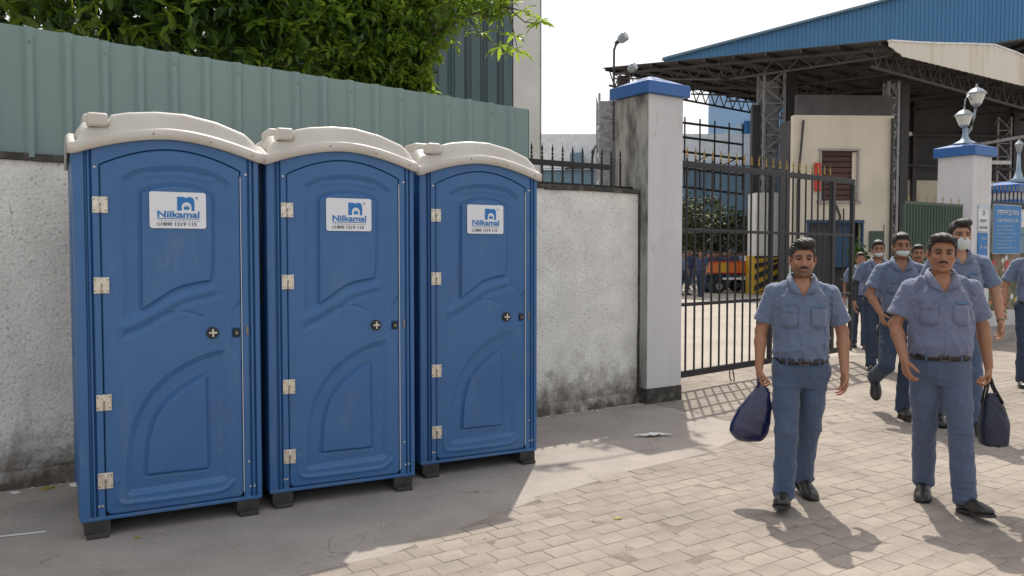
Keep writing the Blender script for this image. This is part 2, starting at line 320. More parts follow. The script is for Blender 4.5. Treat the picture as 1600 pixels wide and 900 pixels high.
# dusty bedding under the pavers
bd = MB(); pts = [wl(-2, 1.6, -.0021), wl(5.4, 1.6, -.0021), wl(5.4, -.6, -.0021), wl(14.5, -1.4, -.0021), wl(17, 6, -.0021), wl(-2, 6, -.0021)]
bdo = bd.add([tuple(p) for p in pts], [(5, 4, 3, 2, 1, 0)]).build('paving_bed', M['joint']); tag(bdo, kind='structure')

# pavers: running bond, individual nearest in view, the rest one joined part
def inside_poly(a, b):
    c = False; n = len(poly)
    for i in range(n):
        (x1, y1), (x2, y2) = poly[i], poly[i-1]
        if (y1 > b) != (y2 > b) and a < (x2-x1)*(b-y1)/(y2-y1)+x1: c = not c
    return c
TA, TB = .170, .132
def paver_mesh(i):
    r = random.Random(i); x, y = TA/2-.0011, TB/2-.0011; c = .0032
    j = lambda: r.uniform(-.003, .003)
    top = [(-x+c+j(), -y+c+j(), r.uniform(-.0014, .0010)), (x-c+j(), -y+c+j(), r.uniform(-.0014, .0010)), (x-c+j(), y-c+j(), r.uniform(-.0014, .0010)), (-x+c+j(), y-c+j(), r.uniform(-.0014, .0010))]
    mid = [(-x, -y, -.004), (x, -y, -.004), (x, y, -.004), (-x, y, -.004)]; bot = [(p[0], p[1], -.03) for p in mid]
    fs = [(0, 1, 2, 3)] + [(4+k, 4+(k+1) % 4, (k+1) % 4, k) for k in range(4)] + [(8+k, 8+(k+1) % 4, 4+(k+1) % 4, 4+k) for k in range(4)]
    return top+mid+bot, fs
PV = [paver_mesh(i) for i in range(8)]
PM = []
for v, f in PV:
    mb = MB(); mb.add(v, f); PM.append(mb.mesh('paver', M['paver']))
cells = []
for r_ in range(-25, 31):
    b = 2.0+.1+(r_+.5)*TB
    for c_ in range(-12, 96):
        a = (c_+.5*(r_ % 2))*TA
        if a > 15.5: continue
        if b < 1.9 and a < 5.7: continue
        if inside_poly(a, b) : continue
        if b < -1.3+ (0): continue
        p = wl(a, b, 0)
        d = math.hypot(p.x, p.y)
        vis = p.y > 3.3 and abs(p.x) < p.y*.64+.1
        cells.append((not vis, d, p, r_, c_))
cells.sort(key=lambda t: (t[0], t[1]))
rest = MB(); rr = random.Random(3)
for i, (nv, d, p, r_, c_) in enumerate(cells):
    k = rr.randrange(8); rz = WA + rr.uniform(-.012, .012) + (math.pi if rr.random() < .5 else 0)
    z = rr.uniform(-.0015, .001); dx, dy = rr.uniform(-.0015, .0015), rr.uniform(-.0015, .0015)
    if i < 300:
        o = link('paver', PM[k], bdo, (p.x+dx, p.y+dy, z), (rr.uniform(-.006, .006), rr.uniform(-.006, .006), rz))
    else:
        R = Matrix.Rotation(rz, 3, 'Z'); v, f = PV[k]
        rest.add([R @ Vector(q) + Vector((p.x+dx, p.y+dy, z)) for q in v], f)
ro = rest.build('paver_field', M['paver'], bdo); tag(ro, kind='stuff')

# ---------------------------------------------------------------- compound wall
wr = empty('compound_wall', tuple(wl(0, 0)), WA, 'long grimy whitewashed wall with mouldy top behind the blue portable toilets', 'wall')
def grid_panel(a0, a1, z0, z1, na, nz, amp, seed):
    r = np.random.default_rng(seed); A, Z = np.meshgrid(np.linspace(a0, a1, na), np.linspace(z0, z1, nz))
    D = amp*(np.sin(A*3.1+Z*2)+np.sin(A*7.7-Z*5+1)*.6+np.sin(Z*9+A)*.4)+r.normal(0, amp*.25, A.shape)
    V = np.stack([A, -.0-D, Z], -1).reshape(-1, 3)
    i = np.arange(nz-1)[:, None]*na+np.arange(na-1)[None]; Q = np.stack([i, i+1, i+1+na, i+na], -1).reshape(-1, 4); return V, Q
V, Q = grid_panel(-5, 5.66, -.05, 2.19, 160, 34, .004, 1)
link('wall_face', np_mesh('wall_face', V, Q, M['wall']), wr)
MB().box((.33, .125, 1.07), (10.66, .22, 2.24)).build('wall_core', M['wall'], wr)
cp = MB(); nseg = 53; r0 = random.Random(5)
for i in range(nseg):
    x = -5+10.66*(i+.5)/nseg
    cp.box((x, .11, 2.195+r0.uniform(-.006, .006)), (10.66/nseg+.002*(i % 2), .262+r0.uniform(-.012, .006), .045+r0.uniform(-.008, .008)))
cp.box((5.668, .0, 1.15), (.03, .05, 2.1))
cp.build('coping', M['mould'], wr, bevel=.006)
# rough dark plinth at wall foot
V, Q = grid_panel(-5, 5.66, -.02, .115, 120, 4, .008, 4); V[:, 1] -= .045*(1-V[:, 2]/.16)
link('plinth', np_mesh('plinth', V, Q, M['wall']), wr)

# green sheet fence on the wall
fr = empty('sheet_fence', tuple(wl(0, 0)), WA, 'pale green ribbed steel sheet fence standing on the wall behind the toilets', 'fence')
RS = .226; pw = RS*4; nx = 0; x = 4.25-RS*4*7; k = 0
def ztop(a): return 3.045 - .034*a
while x < 4.24:
    prof = []; zz = []
    for j in range(4):
        xx = x+j*RS
        prof += [(xx, 0), (xx+.030, -.030), (xx+.058, -.032), (xx+.082, 0), (xx+.150, .0)]
    prof.append((x+pw+.012, -.004))
    r1 = random.Random(k); dz = r1.uniform(-.008, .008); dy = .012+ (k % 2)*.003
    mb = MB(); n = len(prof)
    zs = [2.19, 2.4, 2.62, 2.84, None]
    for zi, z in enumerate(zs):
        for (px, py) in prof:
            zt = ztop(px)+dz if z is None else z
            mb.v.append((px, dy+py+r1.uniform(-.0015, .0015), zt))
    for zi in range(len(zs)-1):
        for i in range(n-1):
            mb.f.append((zi*n+i, zi*n+i+1, (zi+1)*n+i+1, (zi+1)*n+i))
    o = mb.build('panel', M['fence'], fr, bevel=0); m_ = o.modifiers.new('s', 'SOLIDIFY'); m_.thickness = .0025; m_.offset = 1
    for j in range(4):      # fixing screws near the top
        if j % 2: continue
        xx = x+j*RS+.044
        sc = MB().tube([(xx, dy-.034, ztop(xx)-.09), (xx, dy-.042, ztop(xx)-.09)], .006, 6).build('screw', M['screw'], fr)
    x += pw; k += 1
MB().bar((4.262, .03, 2.15), (4.262, .03, ztop(4.25)), .03, .04).bar((-4, .06, 2.85), (4.2, .06, 2.7), .04, .04).bar((-4, .06, 2.35), (4.2, .06, 2.35), .04, .04).build('rail', M['dgreen'], fr)

# iron railing on wall between fence and pillar
ir = empty('wall_railing', tuple(wl(0, .0)), WA, 'short black iron railing with spear tips on the wall beside the gate pillar', 'railing')
MB().bar((4.30, .10, 2.435), (5.34, .10, 2.435), .03, .055).build('rail', M['iron'], ir, bevel=.003)
MB().bar((4.30, .10, 2.235), (5.66, .10, 2.235), .025, .03).build('rail', M['iron'], ir)
def spear(h0, h1, w_=.018, flat=False):
    b = MB().box((0, 0, (h0+h1)/2), (w_, w_, h1-h0)); return b.mesh('bar', M['iron'])
def finial(mt, s=1.0):
    return MB().lathe([(.006*s, 0), (.006*s, .012*s), (.014*s, .022*s), (.016*s, .03*s), (.008*s, .04*s), (.006*s, .05*s), (.012*s, .066*s), (.013*s, .08*s), (.006*s, .115*s), (.001, .145*s)], 8).mesh('finial', mt, True)
bm_, fm_ = spear(2.21, 2.50, .016), finial(M['iron'], .85); 
for i in range(10):
    b_ = link('bar', bm_, ir, (4.37+i*.125, .10, 0)); link('finial', fm_, b_, (0, 0, 2.50))

# ---------------------------------------------------------------- gate pillars
def pillar(name, corner, sz, h, label, dirty, capz=.12, base=True, rot=WA, over=.05, cone=True):
    r = empty(name, corner, rot, label, 'pillar')
    mb = MB().box((sz/2, sz/2, h/2), (sz, sz, h)); o = mb.build('shaft', M['pillar'], r, bevel=.012)
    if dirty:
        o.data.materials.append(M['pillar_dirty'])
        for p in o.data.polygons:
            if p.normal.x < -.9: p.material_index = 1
    if base: MB().box((sz/2, sz/2, .05), (sz+.012, sz+.012, .22)).build('base', M['mould'], r, bevel=.01)
    w2 = sz+2*over; c = MB()
    def ring(hw, z): return [(sz/2-hw, sz/2-hw, z), (sz/2+hw, sz/2-hw, z), (sz/2+hw, sz/2+hw, z), (sz/2-hw, sz/2+hw, z)]
    lv = [ring(w2/2, h-.002), ring(w2/2, h+capz), ring(w2/2-.05, h+capz+.015), ring(.06, h+capz+.10), ring(.045, h+capz+.105)] if cone else [ring(w2/2, h-.002), ring(w2/2, h+capz)]
    vs = [p for l in lv for p in l]; fs = [(3, 2, 1, 0)]
    for i in range(len(lv)-1):
        for k in range(4): fs.append((i*4+k, i*4+(k+1) % 4, (i+1)*4+(k+1) % 4, (i+1)*4+k))
    fs.append(tuple((len(lv)-1)*4+k for k in range(4)))
    c.add(vs, fs).build('cap', M['pblue'], r, bevel=.006)
    return r
c1 = wl(5.665, .135)
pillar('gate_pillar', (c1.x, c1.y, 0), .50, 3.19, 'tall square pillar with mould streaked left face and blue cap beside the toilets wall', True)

# ---------------------------------------------------------------- open iron gate
GL = 4.12; ga = math.atan2(2.70, 3.07)
gt = empty('iron_gate', (1.84, 9.15, 0), ga, 'black iron bar gate with gold spear tips swung open behind the left pillar', 'gate')
zb, zt = .19, 2.56
def grail(z, hh, dz=0): MB().bar((0, 0, z), (GL, 0, z+dz), .04, hh).build('rail', M['iron'], gt, bevel=.004)
grail(zb, .075); grail(zt, .07, .03); grail(1.82, .035); grail(.98, .04)
for x_, wd in ((.03, .06), (1.93, .055), (3.52, .085), (GL-.03, .07)):
    MB().box((x_, .003, (zb+zt)/2), (wd, .05, zt-zb-.02)).build('post', M['iron'], gt, bevel=.004)
bm_, fm_ = spear(zb, zt+.07, .017), finial(M['gold'], .95)
for i in range(22):
    x_ = .165+i*.1627
    if x_ > 3.45 or abs(x_-1.93) < .03: 
        if x_ > 3.45: continue
    b_ = link('bar', bm_, gt, (x_, -.004, 0)); link('finial', fm_, b_, (0, 0, zt+.07))
MB().box((3.82, -.004, (zb+1.9)/2+.4), (.016, .016, 1.5)).build('bar', M['iron'], gt)
MB().tube([(1.05, 0, .17), (1.04, -.01, .06), (1.06, -.02, .015)], .008).tube([(1.11, 0, .17), (1.13, -.01, .05), (1.10, -.03, .012)], .008).build('drop_bolt', M['iron'], gt)

# ---------------------------------------------------------------- right pillar with twin lamp, green leaf, wall, mural
c2 = Vector((8.40, 15.0, 0))
pillar('gate_pillar', (c2.x, c2.y, 0), .66, 3.36, 'clean white pillar with blue cap and twin lantern right of the gateway', False, capz=.17, base=False, rot=rad(33), over=.06)
lp = empty('twin_lantern', (8.50, 15.47, 3.60), rad(15), 'twin lantern with pale glass on a blue cone atop the white right pillar', 'lamp')
MB().lathe([(.27, 0), (.22, .03), (.10, .10), (.06, .17), (.05, .30), (.07, .33), (.04, .36)], 16).build('base', M['lampblue'], lp, smooth=True)
def lantern(x, z, s, glass):
    b = MB().lathe([(.05*s, 0), (.07*s, .02*s), (.11*s, .05*s)], 8, (x, 0, z)).build('lantern_base', M['lampmetal'], lp)
    MB().lathe([(.10*s, .05*s), (.17*s, .24*s), (.175*s, .26*s)], 8, (x, 0, z)).build('lamp_glass', glass, b)
    MB().lathe([(.20*s, .26*s), (.19*s, .29*s), (.11*s, .37*s), (.03*s, .40*s), (.015*s, .47*s), (.002, .49*s)], 8, (x, 0, z)).build('lamp_cap', M['lampmetal'], b)
lantern(-.04, .36, .95, M['lampglass']); lantern(.27, .82, 1.0, M['lampglass'])
lp.scale = (.88, .88, .88)
MB().tube([(.03, 0, .18), (.16, 0, .35), (.22, 0, .58), (.26, 0, .83)], .022).tube([(-.04, 0, .78), (-.02, 0, .95), (.06, 0, 1.05), (.15, 0, .95)], .016).build('arm', M['lampmetal'], lp, smooth=True)

gl = empty('sheet_gate_leaf', (6.62, 13.85, 0), math.atan2(.95, 1.45), 'solid green sheet metal gate leaf with gold tips standing open left of the white pillar', 'gate')
for i in range(5):
    mb = MB(); x0 = i*.36
    prof = []
    for j in range(4): prof += [(x0+j*.09, 0), (x0+j*.09+.06, 0), (x0+j*.09+.067, -.018), (x0+j*.09+.083, -.018)]
    prof.append((x0+.36, 0))
    n = len(prof); mb.v = [(a, b, z) for z in (.1, 2.40) for a, b in prof]; mb.f = [(i_, i_+1, n+i_+1, n+i_) for i_ in range(n-1)]
    o = mb.build('panel', M['gategreen'], gl); o.modifiers.new('s', 'SOLIDIFY').thickness = .003
MB().box((.9, .012, 2.42), (1.84, .04, .05)).box((.9, .012, .08), (1.84, .04, .06)).box((-.0, .012, 1.25), (.04, .05, 2.36)).build('gate_frame', M['gategreen'], gl)
fmg = finial(M['gold'], .9)
for i in range(7): link('finial', fmg, gl, (.15+i*.26, .012, 2.44))

wr2 = empty('boundary_wall', (8.40, 15.0, 0), rad(33), 'painted boundary wall with flower mural and notices right of the white pillar', 'wall')
MB().box((3.6, .30, 1.23), (5.9, .2, 2.46)).build('wall_core', M['whitewall'], wr2)
MB().box((3.6, .27, 2.50), (5.9, .30, .12)).build('coping', M['iron'], wr2, bevel=.01)
mu = MB(); 
MB().box((3.6, .195, 1.02), (5.9, .012, 1.12)).build('mural_ground', M['mural'], wr2)
rf = random.Random(11)
fl = {'red': MB(), 'yellow': MB(), 'orange': MB(), 'signwhite': MB(), 'gategreen': MB()}
for i in range(150):
    k = rf.choice(['red', 'red', 'yellow', 'orange', 'signwhite', 'gategreen', 'gategreen']); x, z = rf.uniform(.7, 5.5), rf.uniform(.52, 1.52); s = rf.uniform(.03, .09)
    nn = 9; pts = []
    for q in range(nn*2):
        a = math.pi*q/nn; r_ = s*(1 if q % 2 else .62); pts.append((x+r_*math.cos(a), .1855-.0004*i/15, z+r_*math.sin(a)))
    fl[k].add(pts, [tuple(range(nn*2))[::-1]])
for k, m in fl.items(): tag(m.build('painted_flowers', M[k], wr2), kind='stuff')
# platform with kerb in front of it
pf = MB(); pts = [(-.75, -.55), (8, -.55), (8, 1.5), (-.75, 1.5)]
MB().prism(pts, -.02, .15).build('raised_platform', M['concrete'], None, bevel=.01, loc=(8.4, 15.0, 0), rot=(0, 0, rad(33)))
tag(bpy.data.objects['raised_platform'], kind='structure')
kb = empty('kerb', (8.4, 15.0, 0), rad(33)); tag(kb, 'low stone kerb edging the platform below the mural wall', 'kerb')
kmesh = MB().box((0, 0, .075), (.485, .10, .17)).mesh('stone', M['stone'])
for i in range(14): link('stone', kmesh, kb, (-.5+i*.495, -.60, random.uniform(-.004, .004)))

# information boards on the wall
def sign(name, label, x, z, wd, hh, mt, y=.17, parent_mat=None, cat='sign'):
    r = empty(name, tuple(Vector((8.40, 15.0, 0)) + Matrix.Rotation(rad(33), 3, 'Z') @ Vector((x, y, z))), rad(33), label, cat)
    MB().box((0, 0, 0), (wd, .02, hh)).build('board', mt, r, bevel=.002); return r
s1 = sign('information_board', 'large blue information board with pale lines of lettering beside the white pillar', 1.18, 2.02, 1.0, .90, M['signblue'], y=-.04)
MB().box((0, .004, 0), (1.04, .02, .94)).build('board_frame', M['lampmetal'], s1)
rs = random.Random(21)
def glyphs(parent, x0, x1, z, h, mt, dens=.8, y=-.013, bar=False):
    mb = MB(); x = x0
    if bar: mb.box(((x0+x1)/2, y, z+h*.5), (x1-x0, .002, h*.12))
    while x < x1:
        w_ = h*rs.uniform(.35, .7)
        if rs.random() < dens:
            t = rs.randrange(4)
            if t == 0: mb.box((x+w_*.2, y-.0005, z), (w_*.2, .002, h)).box((x+w_*.5, y-.0008, z), (w_*.6, .002, h*.2))
            elif t == 1: mb.box((x+w_*.2, y-.0005, z), (w_*.2, .002, h)).box((x+w_*.7, y-.0005, z), (w_*.2, .002, h)).box((x+w_*.45, y-.0008, z+h*.4), (w_*.5, .002, h*.2))
            elif t == 2: mb.box((x+w_*.4, y-.0005, z), (w_*.22, .002, h)).box((x+w_*.4, y-.0008, z-h*.4), (w_*.8, .002, h*.2))
            else: mb.box((x+w_*.4, y-.0005, z+h*.1), (w_*.8, .002, h*.2)).box((x+w_*.7, y-.0008, z), (w_*.2, .002, h*.8))
        x += w_*1.25
    return mb.build('lettering', mt, parent)
glyphs(s1, -.40, .40, .31, .085, M['signwhite'], 1, bar=True)
glyphs(s1, -.42, .40, .17, .07, M['signwhite'], .9)
for i in range(7): glyphs(s1, -.42, .32-rs.random()*.15, .055-i*.068, .028, M['signtext'], .9)
s2 = sign('notice_poster', 'white notice with black lettering pasted on the front of the white pillar', .36, 2.18, .34, .42, M['signwhite'], y=-.012)
glyphs(s2, -.03, .03, .13, .09, M['printk'], 1, bar=True); glyphs(s2, -.12, .10, -.02, .05, M['printk'], 1, bar=True); glyphs(s2, -.13, .13, -.14, .045, M['printk'], 1)
MB().box((0, -.001, .235), (.34, .02, .06)).build('header_strip', M['signtext'], s2)
s3 = sign('notice_poster', 'small blue notice with white marks under the white notice on the pillar', .36, 1.70, .33, .48, M['signblue'], y=-.012)
glyphs(s3, -.08, .13, .14, .05, M['signtext'], 1); glyphs(s3, -.12, -.02, -.02, .05, M['signwhite'], 1); glyphs(s3, .03, .13, -.03, .06, M['signwhite'], 1)
s4 = sign('notice_poster', 'blue poster strip between the green gate leaf and the white pillar', -.0, 2.0, .02, .02, M['signblue'], y=0)
bpy.data.objects.remove(s4.children[0]); s4.location = (8.13, 15.16, 1.98); s4.rotation_euler = (0, 0, rad(18)); 
MB().box((0, 0, 0), (.38, .02, .86)).build('board', M['signblue'], s4); MB().box((0, -.002, .18), (.30, .02, .10)).build('pale_band', M['signtext'], s4)
MB().box((-.17, .03, -1.1), (.03, .03, 1.8)).build('post', M['iron'], s4)
s5 = sign('notice_poster', 'white paper notice above a dark blue poster at the far right wall', 2.22, 2.26, .55, .36, M['signwhite'])
glyphs(s5, -.10, -.04, .0, .16, M['signtext'], 1); glyphs(s5, .08, .12, .02, .2, M['signtext'], 1)
s6 = sign('notice_poster', 'dark blue poster below the white paper notice at the far right', 2.20, 1.82, .55, .50, M['farblue'])
glyphs(s6, -.2, .2, .1, .05, M['signblue'], 1)
# railing on that wall and the third pillar
r3 = empty('wall_railing', (8.40, 15.0, 0), rad(33), 'short railing with gold tips on the mural wall right of the white pillar', 'railing')
b3 = spear(2.54, 2.80, .02); 
for i in range(12): 
    q = link('bar', b3, r3, (.82+i*.16, .3, 0)); link('finial', fmg, q, (0, 0, 2.80))
p3 = pillar('gate_pillar', (11.35, 18.5, 0), .95, 2.95, 'white pillar with two blue bands at the far right edge behind the mural wall', False, capz=.17, base=False, rot=rad(33), over=.10)
MB().box((.475, .475, 2.72), (1.10, 1.10, .12)).build('band', M['pblue'], p3, bevel=.01)
l3 = empty('post_lamp', (11.78, 19.15, 3.2), 0, 'lamp post on the far right pillar cut off by the picture edge', 'lamp')
MB().lathe([(.30, 0), (.1, .12), (.05, .3), (.03, .7)], 12).build('base', M['lampblue'], l3, smooth=True)
MB().lathe([(.04, .7), (.08, .85), (.10, .9), (.03, .98), (.01, 1.02)], 8).build('lantern', M['lampmetal'], l3)
# ---------------------------------------------------------------- portable toilets
TW, TD = .972, 1.0
def arch(x, z0=2.083, rise=.108):      # underside of the roof rim
    t = max(-1, min(1, (x-TW/2)/(TW/2+.015))); return z0 + rise*(1-abs(t)**1.75)
def doortop(x):
    t = (x-.495)/.366; return 2.032 + .100*(1-abs(t)**1.9)
def sdpoly(P, U, Vv):
    P = np.array(P, float); d = np.full(U.shape, 1e9); s = np.ones(U.shape)
    for i in range(len(P)):
        a = P[i]; b = P[i-1]; e = b-a; wx = U-a[0]; wy = Vv-a[1]
        t = np.clip((wx*e[0]+wy*e[1])/(e@e+1e-12), 0, 1); d = np.minimum(d, (wx-e[0]*t)**2+(wy-e[1]*t)**2)
        c1 = Vv >= a[1]; c2 = Vv < b[1]; c3 = e[0]*wy > e[1]*wx
        fl = (c1 & c2 & c3) | (~c1 & ~c2 & ~c3); s = np.where(fl, -s, s)
    return s*np.sqrt(d)
def sdline(P, U, Vv):
    d = np.full(U.shape, 1e9)
    for (a, b) in zip(P[:-1], P[1:]):
        a = np.array(a); b = np.array(b); e = b-a; t = np.clip(((U-a[0])*e[0]+(Vv-a[1])*e[1])/(e@e+1e-12), 0, 1)
        d = np.minimum(d, np.hypot(U-a[0]-e[0]*t, Vv-a[1]-e[1]*t))
    return d
def sm(x, a, b): t = np.clip((x-a)/(b-a), 0, 1); return t*t*(3-2*t)
def spl(P, n=8):       # catmull-rom
    P = [P[0]]+list(P)+[P[-1]]; out = []
    for i in range(1, len(P)-2):
        for k in range(n):
            t = k/n; p0, p1, p2, p3 = [np.array(q, float) for q in P[i-1:i+3]]
            out.append(tuple(.5*((2*p1)+(-p0+p2)*t+(2*p0-5*p1+4*p2-p3)*t*t+(-p0+3*p1-3*p2+p3)*t**3)))
    out.append(tuple(P[-2])); return out
def door_relief(U, Z):
    h = np.zeros(U.shape)
    top_o = spl([(.243, 1.965), (.33, 2.012), (.525, 2.04), (.70, 2.015), (.805, 1.955)])
    band2 = spl([(.235, 1.085), (.33, 1.115), (.43, 1.175), (.55, 1.25), (.69, 1.288)])
    band1 = spl([(.322, 1.232), (.40, 1.28), (.50, 1.345), (.60, 1.375), (.70, 1.392)])
    top_i = spl([(.328, 1.895), (.42, 1.93), (.525, 1.942), (.63, 1.93), (.716, 1.89)])
    O = [(.235, 1.085)]+[(.243, 1.3)]+top_o+[(.800, 1.45), (.775, 1.30)]+band2[::-1][:-1]
    I = [(.322, 1.232)]+top_i+[(.712, 1.5), (.70, 1.392)]+band1[::-1][:-1]
    dO = sdpoly(O, U, Z); dI = sdpoly(I, U, Z)
    h -= .015*sm(-dO, -.004, .018); h += .016*sm(-dI, -.004, .014)*(1) - .006*np.exp(-(dI/.007)**2)
    h -= .006*np.exp(-(dO/.006)**2)
    # S swoosh: raised roll between the two bands
    dm = sdline(spl([(.25, 1.15), (.40, 1.225), (.52, 1.29), (.69, 1.34)]), U, Z); h += .018*np.exp(-(dm/.034)**2)
    d3 = sdline(spl([(.46, 1.212), (.55, 1.222), (.645, 1.19)]), U, Z); h -= .006*np.exp(-(d3/.008)**2)
    h += .005*np.exp(-(sdline(spl([(.35, 1.985), (.52, 2.0), (.70, 1.975)]), U, Z)/.014)**2)
    h -= .004*np.exp(-(sdline(spl([(.38, 2.005), (.52, 2.018), (.68, 1.998)]), U, Z)/.006)**2)
    arc1 = spl([(.765, .985), (.66, .965), (.55, .918), (.46, .862), (.379, .785), (.32, .70), (.278, .60), (.252, .48), (.243, .36)])
    arc2 = spl([(.668, .858), (.58, .815), (.496, .757), (.425, .69), (.376, .604), (.345, .48), (.332, .319)])
    LO = arc1+[(.243, .225), (.26, .215), (.745, .228), (.765, .245)]
    LI = arc2+[(.332, .303), (.672, .300)]
    dO = sdpoly(LO, U, Z); dI = sdpoly(LI, U, Z)
    h -= .015*sm(-dO, -.004, .020); h += .016*sm(-dI, -.004, .014) - .006*np.exp(-(dI/.007)**2)
    h -= .006*np.exp(-(dO/.006)**2)
    dl = sdline(spl([(.185, .30), (.186, .21), (.21, .172), (.30, .163), (.68, .163), (.76, .175), (.80, .21)]), U, Z)
    h += .007*np.exp(-(dl/.012)**2)
    # latch recess
    dr = sdpoly([(.80, 1.22), (.865, 1.30), (.865, .86), (.80, 1.0)], U, Z); h -= .007*sm(-dr, -.002, .014)
    h -= .010*sm(-np.maximum(np.abs(U-.834)-.021, np.abs(Z-1.088)-.026), -.004, .006)
    return h
def heightfield(fx, nu, nv, u0, u1, ztopf, zbot, yoff, relief, name, mt, round_bot=0.0, thick=.03):
    u = np.linspace(u0, u1, nu); t = np.linspace(0, 1, nv); U, T = np.meshgrid(u, t)
    zt = np.array([ztopf(x) for x in u])[None]; zb = np.full((1, nu), zbot)
    if round_bot:
        d = np.minimum(u-u0, u1-u); q = np.clip(1-d/round_bot, 0, 1); zb = zbot+round_bot*(1-np.sqrt(1-q**2))[None]
    Z = zb+(zt-zb)*T; h = relief(U, Z)
    Y = yoff-h
    de = np.minimum(np.minimum(U-u0, u1-U), np.minimum((zt-Z), (Z-zb))); Y = Y+.006*(1-sm(de, 0, .010))
    V = np.stack([U, Y, Z], -1).reshape(-1, 3); i = np.arange(nv-1)[:, None]*nu+np.arange(nu-1)[None]
    Q = np.stack([i, i+1, i+1+nu, i+nu], -1).reshape(-1, 4)
    edge = np.concatenate([np.arange(nu), np.arange(1, nv)*nu+nu-1, (nv-1)*nu+np.arange(nu-2, -1, -1), np.arange(nv-2, 0, -1)*nu])
    B = V[edge].copy(); B[:, 1] = yoff+thick; n0 = len(V); n = len(edge); k = np.arange(n)
    Q2 = np.stack([edge, n0+k, n0+(k+1) % n, edge[(k+1) % n]], -1)
    return np_mesh(name, np.concatenate([V, B]), np.concatenate([Q, Q2]), mt)
door_me = heightfield(0, 190, 420, .131, .862, doortop, .112, .0, door_relief, 'door', M['blue'], round_bot=.035)
# side panel with vertical ribs and moulded shapes (local: u along depth, facing -x)
def side_relief(U, Z):
    h = np.zeros(U.shape); P = spl([(.20, 1.80), (.5, 1.95), (.80, 1.80)])
    dO = sdpoly([(.20, .25)]+P+[(.80, .25)], U, Z); h -= .014*sm(-dO, -.004, .02)
    for x in (.35, .5, .65): h += .010*np.exp(-((U-x)/.02)**2)*(sm(Z, .3, .4)*(1-sm(Z, 1.0, 1.1)))
    d = sdline(spl([(.28, .75), (.38, 1.05), (.55, 1.2)]), U, Z); h += .016*np.exp(-(d/.02)**2)
    d = sdline([(.33, 1.45), (.33, 1.75)], U, Z); h -= .02*np.exp(-(d/.02)**2)
    for x in (.06, .12, .88, .94): h += .008*np.exp(-((U-x)/.018)**2)
    return h
side_top = lambda u: 2.083+.10*(1-abs((u-.5)/.5)**2)
sv = heightfield(0, 60, 110, 0.02, TD-.01, side_top, .09, 0, side_relief, 'side_panel', M['blue'])

